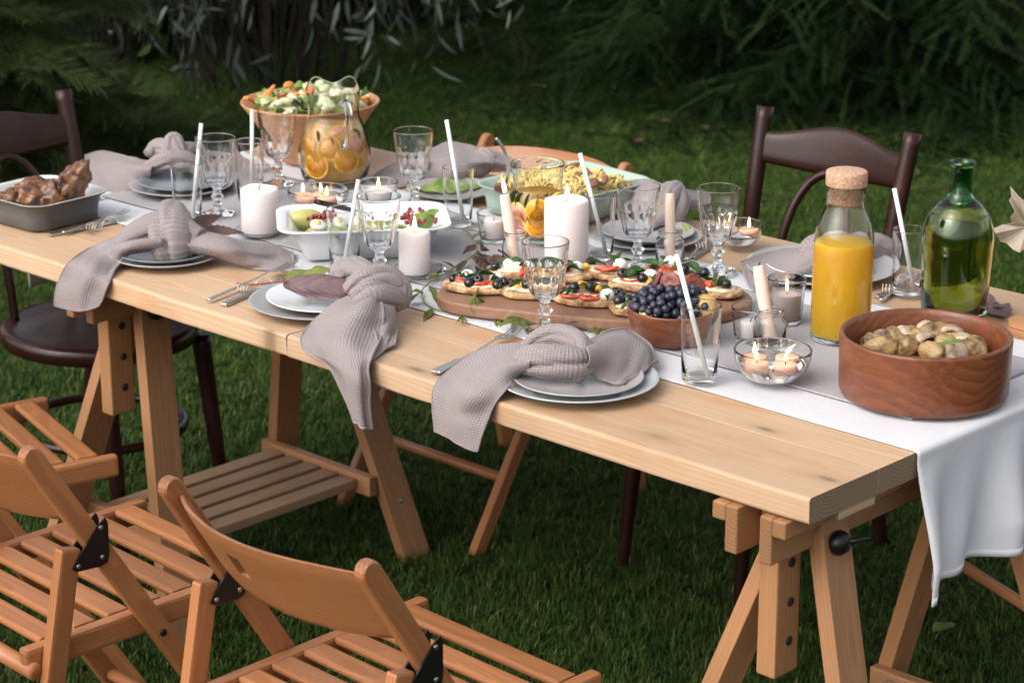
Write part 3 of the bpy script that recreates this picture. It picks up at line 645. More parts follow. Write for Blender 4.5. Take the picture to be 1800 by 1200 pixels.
    for j in range(m2 - 1):
        Fc.append((idx(0, 0, j), idx(0, 0, j + 1), idx(1, 0, j + 1), idx(1, 0, j))); Fc.append((idx(0, n - 1, j), idx(1, n - 1, j), idx(1, n - 1, j + 1), idx(0, n - 1, j + 1)))
    for (i, j) in hole:
        for (di, dj, e0, e1) in ((-1, 0, (0, 0), (0, 1)), (1, 0, (1, 1), (1, 0)), (0, -1, (1, 0), (0, 0)), (0, 1, (0, 1), (1, 1))):
            if (i + di, j + dj) not in hole: Fc.append((idx(0, i + e0[0], j + e0[1]), idx(0, i + e1[0], j + e1[1]), idx(1, i + e1[0], j + e1[1]), idx(1, i + e0[0], j + e0[1])))
    o = mk('backrest', G, Fc, M_, t); sb = o.modifiers.new('e', 'EDGE_SPLIT'); sb.split_angle = R(50)
    return t
folding_chair((-.437, -.626), R(-1.7), 'folding chair in front with curved backrest facing the camera')
folding_chair((-1.094, -.672), R(-3), 'folding chair at lower left, second from the front, seat slats in view')
folding_chair((-1.768, -.493), R(-16), 'folding chair at the left edge, only its slatted seat front showing')
folding_chair((-1.64, 1.262), PI, 'folding chair behind the table near the green dish')
folding_chair((-.185, 1.45), PI - R(23), 'folding chair beyond the right end, only its stretcher rod showing')

# ------------------------------------------------------------------ bentwood chairs
def bent_chair(loc, rot, label):
    t = thing('bentwood_chair', (loc[0], loc[1], 0), label, 'chair', 'dark bentwood chairs', rot); D_ = MT['dark']
    prof = [(0, .452), (.12, .450), (.165, .455), (.185, .463), (.200, .465), (.208, .458), (.209, .445), (.205, .430), (.19, .424), (0, .424)]
    v, f = lathe(prof, 56, fn=lambda th, r, z: r * (1 + .03 * math.cos(2 * (th - PI / 2)))); mk('seat', v, f, D_, t)
    for s_ in (-1, 1):
        v, f, _ = tube([(s_ * .165, -.27, 0), (s_ * .168, -.215, .25), (s_ * .172, -.195, .45), (s_ * .178, -.22, .65), (s_ * .188, -.275, .90)], [.015, .017, .019, .018, .0185], n=30, seg=14)
        mk('back_post', v, f, D_, t)
        v, f, _ = tube([(s_ * .155, .205, 0), (s_ * .148, .185, .2), (s_ * .14, .16, .43)], [.0125, .017, .0205], n=16, seg=14); mk('front_leg', v, f, D_, t)
    # crest rail
    n, m2 = 36, 9; V = []; tk = .014
    for sd in (0, 1):
        for i in range(n):
            u = 2 * i / (n - 1) - 1; x = u * .178; yb = -.252 - .030 * (1 - u * u); top = .868 + .014 * math.cos(u * PI) * (1 if abs(u) < 1 else 0) - .004; bot = .782 - .010 * math.cos(u * PI * .5) + .006
            for j in range(m2):
                q = j / (m2 - 1); z = bot + (top - bot) * q; e = abs(2 * q - 1); V.append((x, yb - (z - .82) * .22 + (tk / 2 if sd else -tk / 2) * (1 - .6 * e ** 5), z))
    def ix(sd, i, j): return sd * n * m2 + i * m2 + j
    Fc = []
    for i in range(n - 1):
        for j in range(m2 - 1): Fc += [(ix(0, i, j), ix(0, i + 1, j), ix(0, i + 1, j + 1), ix(0, i, j + 1)), (ix(1, i, j), ix(1, i, j + 1), ix(1, i + 1, j + 1), ix(1, i + 1, j))]
        Fc += [(ix(0, i, 0), ix(1, i, 0), ix(1, i + 1, 0), ix(0, i + 1, 0)), (ix(0, i, m2 - 1), ix(0, i + 1, m2 - 1), ix(1, i + 1, m2 - 1), ix(1, i, m2 - 1))]
    mk('crest_rail', V, Fc, D_, t)
    hoop = [(-.085, -.165, .455), (-.083, -.185, .58), (-.073, -.225, .70), (-.045, -.255, .765), (0, -.268, .785), (.045, -.255, .765), (.073, -.225, .70), (.083, -.185, .58), (.085, -.165, .455)]
    v, f, _ = tube(hoop, .0095, n=60, seg=12); mk('back_hoop', v, f, D_, t)
    ring = [(.172 * math.cos(a), .172 * math.sin(a) + (-.02 if math.sin(a) < 0 else 0), .235) for a in np.linspace(0, 2 * PI, 40)]
    v, f, _ = tube(ring, .0105, smooth_path=False, seg=10, caps=False); mk('ring_stretcher', v, f, D_, t)
    return t
bent_chair((-1.015, 1.165), PI, 'dark bentwood chair behind the juice carafe at the right')
bent_chair((-2.13, .36), R(-83), 'dark bentwood chair at the left end with its round seat in view')

# ------------------------------------------------------------------ cloths on the table
def runner(name, y0, y1, x0, x1, zt, mat, label, hangL, hangR, seed, wr=.0006, thick=.0012, ny=60):
    path = []                                                               # (x, z) along the length
    e = .0035 + (zt - TZ)
    if hangL: path += [(x0 - e, zt - hangL * q) for q in np.linspace(1, .03, 14)]
    path += [(x, zt) for x in np.linspace(x0 + .004, x1 - .004, 150)]
    if hangR: path += [(x1 + e * .75, zt - e * .35)] + [(x1 + e, zt - hangR * q) for q in np.linspace(.03, 1, 40)]
    V = []; UV = []; d = 0; prev = None
    for i, (x, z) in enumerate(path):
        if prev: d += math.hypot(x - prev[0], z - prev[1])
        prev = (x, z)
        for j in range(ny):
            v = j / (ny - 1); y = y0 + (y1 - y0) * v; hang = max(0, zt - z - .02); xo = zo = yo = 0
            if hang > 0 and x > x1 - .1:
                k = min(1, hang / .15)
                xo = k * (.012 + .016 * math.sin(v * 17 + .6) + .012 * math.sin(v * 31 + hang * 9) + .010 * mnoise.noise(Vector((v * 6, hang * 6, seed))))
                if v < .16: xo += k * .010 * math.cos(v / .16 * PI * 1.5); yo = -k * .006 * (1 - v / .16)
                zo = .004 * math.sin(v * 5 + 1) * k - .012 * k * max(0, 1 - v * 5)
            elif hang > 0: xo = -.01 * math.sin(v * 14) * min(1, hang / .1)
            else:
                edge = min(v, 1 - v) * 8; zo = wr * (1 + mnoise.noise(Vector((x * 7, y * 9, seed))) + .6 * mnoise.noise(Vector((x * 20, y * 16, seed)))); yo = .004 * mnoise.noise(Vector((x * 4, seed, v > .5))) if edge < 2 else 0
                if not hangL and name == 'table_runner': pass
            V.append((x + xo, y + yo, z + zo)); UV.append((d, y))
    o = mk(name, V, grid_faces(len(path), ny), mat, None, uv=UV); solidify(o, thick, 1.0 if False else 0.0)
    if hangR:                                                               # sewn hem along the hanging end
        k = len(path) - 3; HV = [Vector(V[i * ny + j]) + Vector((.0016, 0, 0)) for i in range(k, len(path)) for j in range(ny)]; h_ = mk('hem', HV, grid_faces(3, ny), mat, o, uv=[UV[i * ny + j] for i in range(k, len(path)) for j in range(ny)]); solidify(h_, .0012)
    return tag(o, label, 'cloth')
runner('table_runner', .256, .835, -2.2205, 0, TZ + .0018, MT['whitecloth'], 'white cotton runner along the table, hanging over its right end', .20, .222, 3)
runner('woven_runner', .360, .735, -2.10, -.074, TZ + .0062, MT['woven'], 'light grey woven strip lying along the white runner', 0, 0, 5, .0004, .0016)
RZ = TZ + .0085                                                              # things standing on the runners

# ------------------------------------------------------------------ tableware
def at_px(x, y, z=RZ): return P(x, y, z)
def face_cam(p): d = CAM - Vector(p); return math.atan2(d.y, d.x)
def part(name, vf, mat, parent, smooth=True): return mk(name, vf[0], vf[1], mat, parent, smooth, vf[2] if len(vf) > 2 else None)
def plate(loc, r, mat, label, h=.018, name='plate', lip=.002, wall=.004, well=.66, tilt=None):
    pr = [(0, .001), (r * .55, .001), (r * .58, .0), (r * .62, .001), (r * well, .004), (r * .86, h * .62), (r * .985, h - .001), (r, h + .001), (r * .99, h + lip), (r * .95, h + .0005), (r * .86, h * .62 + wall), (r * well, .0045 + wall), (r * .55, .0035 + wall * .5), (0, .003 + wall * .5)]
    v, f = lathe(pr, 72); o = mk(name, v, f, mat, None, loc=loc)
    if tilt: o.rotation_euler = tilt
    return tag(o, label, 'plate')
def flute(n, z0, z1, amt):
    def fn(th, r, z):
        if z0 < z < z1:
            k = min(1, (z - z0) / .006, (z1 - z) / .006); return r * (1 - amt * k * (1 - abs(math.sin(n * th / 2)) ) )
        return r
    return fn
gob = None
def goblet(px, py, label, z=RZ, rz=0., sc=1.0):
    global gob
    if gob is None:
        out = [(0, .0005), (.025, .0), (.0335, .001), (.0345, .003), (.033, .0055), (.022, .009), (.011, .014), (.0078, .022), (.0075, .030), (.0095, .034), (.0125, .037), (.0125, .040), (.0098, .0435), (.0075, .048), (.008, .055), (.013, .060), (.022, .066), (.0275, .074), (.0305, .085), (.0335, .100), (.0352, .112), (.0365, .1185), (.0362, .1205), (.0372, .124), (.039, .142), (.0402, .1575)] + rim(.0404, .0384, .159)
        inn = [(.0382, .1575), (.0370, .142), (.0350, .124), (.0330, .112), (.0310, .100), (.0280, .085), (.0245, .0755), (.018, .069), (.010, .066), (0, .0655)]
        f1 = flute(12, .060, .119, .055)
        nin = set(z for r, z in inn)
        def fn(th, r, z):
            if (r, z) in IN: return r
            return f1(th, r, z)
        IN = set(inn)
        v, f = lathe(out + inn, 96, fn); gob = mk('goblet', v, f, MT['glass'], None); o = gob
    else: o = copy_tree(gob)
    o.location = at_px(px, py, z); o.rotation_euler = (0, 0, rz); o.scale = (sc,) * 3
    return tag(o, label, 'goblet', 'pressed glass goblets')
tum = None
def tumbler(px, py, label, straw, slabel, z=RZ, r=.0335, h=.125):
    global tum
    if tum is None:
        out = [(0, .0), (.024, .0), (.0272, .001), (.0282, .004), (.0300, .05), (.0330, .1235)] + rim(.0331, .0313, .1247)
        inn = [(.0312, .1235), (.0282, .05), (.0268, .012), (.024, .0095), (0, .009)]
        v, f = lathe(out + inn, 56); tum = mk('tumbler', v, f, MT['glass'], None); o = tum
    else: o = copy_tree(tum)
    b = at_px(px, py, z); o.location = b; o.scale = (r / .0335, r / .0335, h / .125); o.rotation_euler = (0, 0, random.random())
    tag(o, label, 'tumbler', 'plain glass tumblers')
    if straw:
        (x1, y1), (x0, y0) = straw; dm = depth(b + Vector((0, 0, .06)))
        p1 = PD(x1, y1, dm + .006); p0 = PD(x0, y0, dm)
        # foot of the straw on the glass floor, inside the wall
        q = Vector((p0.x - b.x, p0.y - b.y, 0)); q = q.normalized() * min(q.length, .019) if q.length > 1e-4 else q; p0 = Vector((b.x + q.x, b.y + q.y, b.z + .0105))
        k = (p1 - p0); hit = p0 + k * ((b.z + h - p0.z) / k.z); e = Vector((hit.x - b.x, hit.y - b.y, 0))
        if e.length > r * .88: p1 -= (e - e.normalized() * r * .88) * (k.z / (b.z + h - p0.z))
        n = 14; d = (p1 - p0).normalized(); a = d.orthogonal().normalized(); c = d.cross(a); V = []; Fc = []; ro, ri = .0040, .0033
        for pt, rr in ((p0, ro), (p1, ro), (p1, ri), (p0, ri)):
            for i in range(n): th = 2 * PI * i / n; V.append(pt + a * math.cos(th) * rr + c * math.sin(th) * rr - b)
        for k_ in range(4):
            for i in range(n): i2 = (i + 1) % n; A = k_ * n; B = ((k_ + 1) % 4) * n; Fc.append((A + i, A + i2, B + i2, B + i))
        so_ = mk('drinking_straw', V, Fc, MT['straw'], None, loc=b); tag(so_, slabel, 'straw', 'white drinking straws')
    return o
def flame(p, s=1.0, lean=0., parent=None):
    pr = [(0, 0), (.0025, .002), (.0040, .006), (.0042, .010), (.0030, .017), (.0014, .024), (0, .029)]
    v, f = lathe([(r * s, z * s) for r, z in pr], 12); v = [(x + lean * (z ** 2) * 40, y, z) for x, y, z in v]
    return mk('flame', [Vector(q) + Vector(p) for q in v], f, MT['flame'], parent)
def wick(p, parent, h=.010, lean=.003):
    v, f, _ = tube([p, (p[0] + lean * .3, p[1], p[2] + h * .6), (p[0] + lean, p[1] + lean * .4, p[2] + h)], [.0010, .0009, .0007], n=7, seg=6); return mk('wick', v, f, MT['wick'], parent)
def pillar(px, py, r, h, label, lit, z=RZ, sink=.004):
    b = at_px(px, py, z); t = thing('pillar_candle', b, label, 'candle')
    pr = [(0, 0), (r * .97, 0), (r, .002), (r, h - .004), (r * .97, h - .0012), (r * .9, h), (r * .72, h - sink * .4), (r * .4, h - sink), (0, h - sink)]
    v, f = lathe(pr, 56, zf=lambda th, rr, zz: zz + (.0012 * math.sin(3 * th + px) if zz > h * .8 else 0)); mk('wax_body', v, f, MT['wax'], t); wick((0, 0, h - sink - .001), t, .011)
    if lit: flame((.001, 0, h - sink + .004), 1.0, parent=t)
    return t
def saucer(px, py, r, label, z=RZ):
    v, f = lathe([(0, 0), (r * .6, 0), (r * .65, .002), (r * .97, .010), (r, .012), (r * .985, .013), (r * .62, .005), (0, .0045)], 56); o = mk('glass_saucer', v, f, MT['glass'], None, loc=at_px(px, py, z)); return tag(o, label, 'saucer')
def float_bowl(px, py, r, h, label, lights, z=RZ, mat='glass', group='glass bowls of floating candles'):
    t = thing('floating_candle_bowl', at_px(px, py, z), label, 'candle bowl', group)
    n = 12; out = [(0, 0), (r * .36, 0), (r * .42, .0015)] + [(r * (.42 + .58 * math.sin(PI / 2 * i / n) ** .9), .0015 + (h - .0025) * (1 - math.cos(PI / 2 * i / n)) ** .9) for i in range(1, n + 1)]; base_ = list(out); out += rim(r, r - .0028, h - .0008)
    inn = [((a - .0028), max(b + .002, .006)) for a, b in reversed(base_[3:-1])] + [(r * .3, .0058), (0, .0055)]
    v, f = lathe(out + inn, 64); mk('glass_bowl', v, f, MT[mat], t)
    wl = h * .62; ri = np.interp(wl, [b for a, b in base_[3:]], [a for a, b in base_[3:]]) - .0032
    pr = [(0, .0062), (r * .30, .0064)] + [(min(a - .0031, ri), max(b + .0022, .0065)) for a, b in base_[3:] if b < wl - .004] + [(ri, wl), (0, wl)]
    v, f = lathe(pr, 56); mk('water', v, f, MT['water'], t)
    for (dx, dy, ln, lit) in lights:
        tl_ = lathe([(0, wl - .007), (.0175, wl - .007), (.0188, wl - .004), (.0188, wl + .0045), (.0172, wl + .0055), (.008, wl + .0042), (0, wl + .004)], 28); v, f = xf(tl_, (dx, dy, 0)); tt = mk('tea_light', v, f, MT['tealight'], t)
        wick((dx, dy, wl + .003), tt, .008)
        if lit: flame((dx, dy, wl + .008), .72, ln, tt)
    return t
def cup_candle(px, py, r, h, label, mat, wax_h, lit, z=RZ, name='candle_glass', cr=None, waxmat='wax', facets=0, thick=.0022):
    t = thing(name, at_px(px, py, z), label, 'candle'); rb = r * .78
    out = [(0, 0), (rb * .9, 0), (rb, .002), (rb + (r - rb) * .3, h * .3), (r * .985, h - .006), (r * .997, h - .0025)] + rim(r, r - thick, h - .0012)
    inn = [(r * .985 - thick, h - .006), (rb + (r - rb) * .3 - thick, h * .3), (rb - thick, .010), (rb * .8, .007), (0, .0068)]
    fn = flute(facets, .004, h * .62, .06) if facets else None
    v, f = lathe(out + inn, 64, (lambda th, r_, z_: fn(th, r_, z_) if (r_, z_) in OS else r_) if facets else None) if not facets else lathe(out + inn, 72, lambda th, r_, z_, OS=set(out): (fn(th, r_, z_) if (r_, z_) in OS else r_))
    mk('glass', v, f, MT[mat], t)
    if cr is None: ra = lambda z_: np.interp(z_, [.008, h * .3, h - .006], [rb - thick - .0005, rb + (r - rb) * .3 - thick - .0005, r * .985 - thick - .0005]); pr = [(0, .0075), (ra(.008) * .9, .0075), (ra(.011), .011), (ra(h * .3), h * .3 if wax_h > h * .3 else wax_h * .6), (ra(wax_h), wax_h), (ra(wax_h) * .6, wax_h - .0015), (0, wax_h - .002)]
    else: pr = [(0, .0075), (cr * .96, .0075), (cr, .009), (cr, wax_h - .002), (cr * .93, wax_h), (0, wax_h - .002)]
    v, f = lathe(pr, 40); w_ = mk('wax_body', v, f, MT[waxmat], t); wick((0, 0, wax_h - .003), w_, .009)
    if lit: flame((0, 0, wax_h + .003), .8, 0, w_)
    return t
def taper_jar(px, py, jr, jh, label, top, cr, lit, z=RZ, drip=False):
    b = at_px(px, py, z); t = thing('taper_candle_jar', b, label, 'candle', 'taper candles standing in small jars')
    out = [(0, 0), (jr * .88, 0), (jr * .97, .003), (jr, .008), (jr, jh * .66), (jr * .93, jh * .76), (jr * .80, jh * .83), (jr * .78, jh * .87), (jr * .84, jh * .885), (jr * .84, jh * .92), (jr * .79, jh * .935), (jr * .79, jh * .95), (jr * .84, jh * .965), (jr * .84, jh * .99), (jr * .80, jh)]
    inn = [(jr * .76, jh * .99), (jr * .75, jh * .85), (jr * .88, jh * .74), (jr * .94, jh * .64), (jr * .94, .010), (jr * .8, .006), (0, .0055)]
    v, f = lathe(out + inn, 48); mk('jar', v, f, MT['glass'], t)
    dm = depth(b); p1 = PD(top[0], top[1], dm) - b; p0 = Vector((-p1.x * .12, -p1.y * .12, .007))
    if Vector((p0.x, p0.y)).length > jr * .5: p0 = Vector((p0.x, p0.y, 0)).normalized() * jr * .5 + Vector((0, 0, .007))
    v, f, _ = tube([p0, p0.lerp(p1, .5), p1], [cr * 1.12, cr * 1.04, cr * .92], n=24, seg=20, rip=(lambda th, q: 1 + .05 * math.sin(2 * th + 9 * q) + (.28 * max(0, math.cos(th - 2.4)) ** 3 * (q > .55) * math.sin(PI * min(1, (q - .55) / .45)) if drip else 0))); tp = mk('taper', v, f, MT['ivory'], t)
    wick(p1 - (p1 - p0).normalized() * .002, tp, .011, .003)
    if lit: flame(p1 + Vector((0, 0, .004)), 1.0, -.2, tp)
    return t
# goblets
goblet(958, 584, 'glass goblet standing in front of the bruschetta board')
goblet(1120, 474, 'glass goblet before the folded napkin right of the big pillar candle')
goblet(1260, 478, 'glass goblet beside the floating candle bowl at the back')
goblet(668, 494, 'glass goblet in front of the white salad dish')
goblet(728, 364, 'glass goblet between the jug and the leafy plate')
goblet(383, 378, 'glass goblet behind the dark leaf, nearest the far left plates')
goblet(490, 326, 'glass goblet in front of the wooden salad bowl')
# tumblers and straws
tumbler(1229, 668, 'empty tumbler with a straw in front of the fruit bowl', ((1186, 446), (1246, 668)), 'white straw in the tumbler before the fruit bowl')
tumbler(331, 388, 'tumbler with a straw in front of the far left plates', ((360, 216), (338, 380)), 'white straw in the tumbler by the far left plates', r=.032, h=.117)
tumbler(441, 352, 'tumbler with a straw behind the unlit pillar candle', ((443, 193), (443, 345)), 'white straw in the tumbler behind the unlit pillar candle', r=.031, h=.125)
tumbler(806, 396, 'tumbler with a straw before the green leafy plate', ((785, 211), (815, 388)), 'white straw in the tumbler before the green leafy plate', r=.0315, h=.118)
tumbler(606, 470, 'tumbler with a straw in front of the avocado salad dish', ((630, 316), (605, 465)), 'white straw in the tumbler before the avocado dish', r=.0325, h=.112)
tumbler(1053, 455, 'tumbler with a straw right of the large lit pillar candle', ((1014, 268), (1070, 450)), 'white straw leaning left beside the large pillar candle', r=.031, h=.124)
tumbler(1594, 515, 'tumbler with a straw between the juice carafe and green bottle', ((1572, 331), (1607, 512)), 'white straw between the juice carafe and green bottle', r=.031, h=.118)
# candles
saucer(458, 412, .050, 'glass saucer under the unlit pillar candle'); pillar(458, 407, .0365, .088, 'thick unlit pillar candle left of the white dish', False, RZ + .005)
saucer(737, 484, .052, 'glass saucer under the small lit pillar candle'); pillar(729, 478, .0288, .078, 'small lit pillar candle in front of the white dish', True, RZ + .005)
pillar(995, 482, .0405, .142, 'large lit pillar candle behind the bruschetta', True)
float_bowl(560, 368, .062, .042, 'shallow glass bowl of lit tea lights before the jug', [(-.026, -.018, 0, True), (.0, .008, -.1, True), (.03, -.004, .1, True), (.0, -.034, 0, False)])
cup_candle(666, 362, .040, .052, 'small glass with a lit candle right of the jug', 'glass', .034, True)
cup_candle(868, 424, .033, .058, 'small glass holding a short white candle beside the leaning taper', 'glass', .044, False, cr=.019)
taper_jar(905, 478, .0235, .078, 'leaning lit taper candle with drips in a jar before the pitcher', (887, 343), .0102, True, drip=True)
taper_jar(1177, 468, .027, .070, 'upright unlit taper candle in a jar right of the middle goblet', (1178, 341), .0092, False)
taper_jar(1352, 606, .0275, .062, 'unlit taper candle in a jar in front of the smoked glass candle', (1333, 468), .0105, False)
cup_candle(1381, 566, .0335, .080, 'lit candle in a smoky glass left of the juice carafe', 'smoke', .052, True, facets=14)
cup_candle(1318, 600, .0325, .062, 'clear glass with a white candle beside the front taper', 'glass', .036, False, cr=.0165)
float_bowl(1357, 668, .062, .052, 'glass bowl with four floating lit candles at the front', [(-.027, -.012, 0, True), (.012, .022, .9, True), (.034, -.012, .2, True), (-.004, -.036, -.2, True)])
float_bowl(1300, 432, .044, .045, 'glass bowl with floating candles behind the right goblets', [(-.020, -.010, 0, True), (.012, .012, 0, True)])

# ------------------------------------------------------------------ plates
plate(P(1015, 668, TZ + .012), .1300, MT['p_blue'], 'large blue grey plate at the bottom of the front setting', h=.017, name='dinner_plate').location.z = TZ + .0012
plate(P(1016, 664, TZ + .02), .1045, MT['p_grey'], 'matt grey plate under the napkin at the front setting', h=.015, name='side_plate').location.z = TZ + .0095
plate(P(566, 531, TZ + .012), .1290, MT['p_rough'], 'ribbed grey charger with a white plate on it, beside the hanging napkin', h=.017, name='charger_plate').location.z = TZ + .0012
plate(P(576, 522, TZ + .02), .1085, MT['p_white'], 'white plate with a purple leaf lying on the ribbed charger', h=.014, name='side_plate').location.z = TZ + .0105
plate(P(292, 448, TZ + .012), .1060, MT['p_grey'], 'lower plate of the third setting from the front edge', h=.016, name='dinner_plate').location.z = TZ + .0012
plate(P(290, 443, TZ + .02), .0930, MT['p_dark'], 'upper dark glazed plate under the third napkin', h=.016, name='side_plate').location.z = TZ + .0095
plate(P(318, 326, RZ + .012), .108, MT['p_grey'], 'lower pale plate of the far left setting', h=.016, name='dinner_plate').location.z = RZ
plate(P(320, 320, RZ + .02), .092, MT['p_dark'], 'upper plate of the far left setting', h=.016, name='side_plate').location.z = RZ + .009
plate(P(795, 334, RZ + .01), .095, MT['p_rough'], 'brown grey plate with a green leaf right of the jug', h=.014, name='side_plate').location.z = RZ
plate(P(1137, 410, RZ + .012), .1075, MT['p_grey'], 'lower grey plate behind the middle goblet', h=.016, name='dinner_plate').location.z = TZ + .0015
plate(P(1140, 402, RZ + .02), .090, MT['p_grey'], 'upper grey plate under the napkin behind the middle goblet', h=.016, name='side_plate').location.z = TZ + .0098
plate(P(1444, 468, TZ + .015), .1410, MT['p_grey'], 'large grey plate behind the juice carafe', h=.018, name='dinner_plate').location.z = TZ + .0012
plate(P(1438, 461, TZ + .025), .0980, MT['p_white'], 'white plate on the large grey plate behind the carafe', h=.014, name='side_plate').location.z = TZ + .0105

# ------------------------------------------------------------------ jugs, carafe, bottle
def orange_slice(parent, loc, r, rot, th=.006, mat='orange'):
    v, f = lathe([(0, -th / 2), (r * .9, -th / 2), (r * .9, th / 2), (0, th / 2)], 28); v, f = xf((v, f), loc, 1, rot); o = mk('orange_slice', v, f, MT[mat], parent)
    v, f = lathe([(r * .9, -th / 2), (r, -th / 2), (r * 1.01, 0), (r, th / 2), (r * .9, th / 2)], 28); v, f = xf((v, f), loc, 1, rot); mk('peel', v, f, MT['peel'], o)
    return o
def leaf_vf(L, W, cup=.15, bend=.2, serr=0., n=12, m_=7, wav=0., seed=0, twist=0., shape=1.0):
    V = []; UV = []
    for i in range(n + 1):
        q = i / n; hw = W * .5 * (math.sin(PI * min(1, q ** .75 * .985 + .008)) ** shape)
        if serr: hw *= 1 + serr * (((q * n * .5) % 1) - .5)
        for j in range(m_):
            e = 2 * j / (m_ - 1) - 1; z = -bend * L * q * q + cup * hw * abs(e) * 1.2 + wav * L * mnoise.noise(Vector((q * 4, e * 2, seed))); y = hw * e; a = twist * q
            V.append((L * q, y * math.cos(a) - z * math.sin(a), z * math.cos(a) + y * math.sin(a))); UV.append((q, e * W / L))
    return V, grid_faces(n + 1, m_), UV
def leaf_at(name, base, tip, W, mat, parent=None, origin=(0, 0, 0), roll=0., **kw):
    base = Vector(base); tip = Vector(tip); X = tip - base; L = X.length; X.normalize(); Z = Vector((0, 0, 1)); Z = Z - X * Z.dot(X)
    if Z.length < .05: Z = -FWD - X * (-FWD).dot(X)
    Z.normalize(); Y = Z.cross(X); Z2 = Z * math.cos(roll) + Y * math.sin(roll); Y2 = Z2.cross(X)
    v, f, uv = leaf_vf(L, W, **kw); org = Vector(origin)
    return mk(name, [base - org + X * p[0] + Y2 * p[1] + Z2 * p[2] for p in v], f, MT[mat] if isinstance(mat, str) else mat, parent, uv=uv)
def jug():
    b = P(589, 320, RZ); t = thing('glass_jug', b, 'tall glass jug of orange lemonade in front of the salad bowl', 'jug')
    back = face_cam(b) + PI
    def zf(th, r, z):
        if z < .178: return z
        k = (z - .178) / .034; d = (th - back + PI) % (2 * PI) - PI
        return z + k * .022 * math.exp(-((abs(d) - .75) / .55) ** 2) - k * .016
    def fn(th, r, z):
        if z < .182: return r
        k = (z - .182) / .03; d = (th - back + PI) % (2 * PI) - PI; return r * (1 + k * .16 * math.exp(-(d / .28) ** 2))
    O = [(0, 0), (.058, 0), (.064, .003), (.071, .020), (.0765, .045), (.0765, .072), (.071, .100), (.061, .128), (.0550, .142), (.0535, .154), (.0545, .166), (.056, .186), (.0572, .211)] + rim(.0573, .0549, .212)
    I = [(.0547, .211), (.0535, .186), (.052, .166), (.051, .154), (.0525, .142), (.0582, .128), (.068, .100), (.0735, .072), (.0735, .045), (.068, .020), (.058, .010), (0, .009)]
    v, f = lathe(O + I, 72, fn, zf); mk('jug_body', v, f, MT['glass'], t)
    L = [(0, .0095), (.056, .0105), (.0655, .020), (.0708, .045), (.0708, .072), (.0655, .100), (.0580, .122), (0, .122)]
    v, f = lathe(L, 56); mk('lemonade', v, f, MT['lemonade'], t)
    a = face_cam(b) + .32; u = Vector((math.cos(a), math.sin(a), 0))
    pts = [u * .054 + Vector((0, 0, .178)), u * .080 + Vector((0, 0, .188)), u * .098 + Vector((0, 0, .168)), u * .098 + Vector((0, 0, .14)), u * .088 + Vector((0, 0, .105)), u * .074 + Vector((0, 0, .088))]
    v, f, _ = tube(pts, [.009, .0075, .0075, .007, .0065, .007], n=36, seg=14, ell=.7); mk('handle', v, f, MT['glass'], t)
    for i in range(9):
        an = a + (i * 2.4) + .4; q = Vector((math.cos(an), math.sin(an), 0)); r_ = random.uniform(.028, .036)
        orange_slice(t, q * .033 + Vector((0, 0, .038 + .0085 * i)), r_, (PI / 2 + random.uniform(-.25, .25), random.uniform(-.2, .2), an + PI / 2 + random.uniform(-.4, .4)), mat='orange' if i < 7 else 'grapefruit')
    for (da, zz, r_, mt_) in ((-.55, .050, .034, 'orange'), (.35, .062, .033, 'orange'), (-.15, .088, .031, 'orange'), (.75, .092, .030, 'grapefruit'), (-.95, .088, .028, 'orange'), (.2, .112, .027, 'grapefruit'), (-.6, .114, .026, 'orange')):
        an = face_cam(b) + da; q = Vector((math.cos(an), math.sin(an), 0)); orange_slice(t, q * (.0695 if zz < .08 else .066 if zz < .1 else .0575) + Vector((0, 0, zz)), r_ * .82, (PI / 2 - .12, 0, an + PI / 2), .004, mt_)
    for i in range(6):
        an = a - .9 + i * .45; q = Vector((math.cos(an), math.sin(an), 0)); p = q * .0625 + Vector((0, 0, .125 - .010 * (i % 3)))
        leaf_at('mint_leaf', p, p + Vector((random.uniform(-.01, .01), random.uniform(-.01, .01), -.034)), .022, 'mint', t, roll=an, seed=i, cup=.2)
    return t
jug()
def pitcher():
    b = P(945, 420, RZ); t = thing('glass_pitcher', b, 'round rimmed glass pitcher with orange slices and mint, behind the big candle', 'pitcher')
    O = [(0, 0), (.048, 0), (.053, .003), (.055, .02), (.0555, .06), (.053, .085), (.0485, .10), (.047, .108), (.048, .125), (.051, .146)] + rim(.052, .0495, .150)
    I = [(.0485, .146), (.0455, .125), (.0445, .108), (.046, .10), (.0505, .085), (.053, .06), (.0525, .02), (.047, .009), (0, .008)]
    a = face_cam(b) + 2.2
    v, f = lathe(O + I, 64, lambda th, r, z: r * (1 + max(0, (z - .13) / .02) * .13 * math.exp(-(((th - a - PI + PI) % (2 * PI) - PI) / .35) ** 2))); mk('pitcher_body', v, f, MT['glass'], t)
    v, f = lathe([(0, .0085), (.046, .0095), (.0500, .02), (.0505, .06), (.0480, .085), (.0455, .094), (0, .094)], 48); mk('lemonade', v, f, MT['lemonade'], t)
    c = face_cam(b)
    for i in range(6):
        an = c + (i % 3 - 1) * .8; q = Vector((math.cos(an), math.sin(an), 0)); orange_slice(t, q * .0505 + Vector((0, 0, .030 + .010 * i)), .023, (PI / 2 + random.uniform(-.3, .3), 0, an + PI / 2), mat='orange' if i % 3 else 'grapefruit')
    for i in range(6):
        an = c - 1.1 + i * .38; q = Vector((math.cos(an), math.sin(an), 0)); p = q * .0475 + Vector((0, 0, .102)); leaf_at('mint_leaf', p, p + Vector((0, 0, -.036)) + q.cross(Vector((0, 0, 1))) * .012, .026, 'mint', t, roll=0, seed=i)
    return t
pitcher()
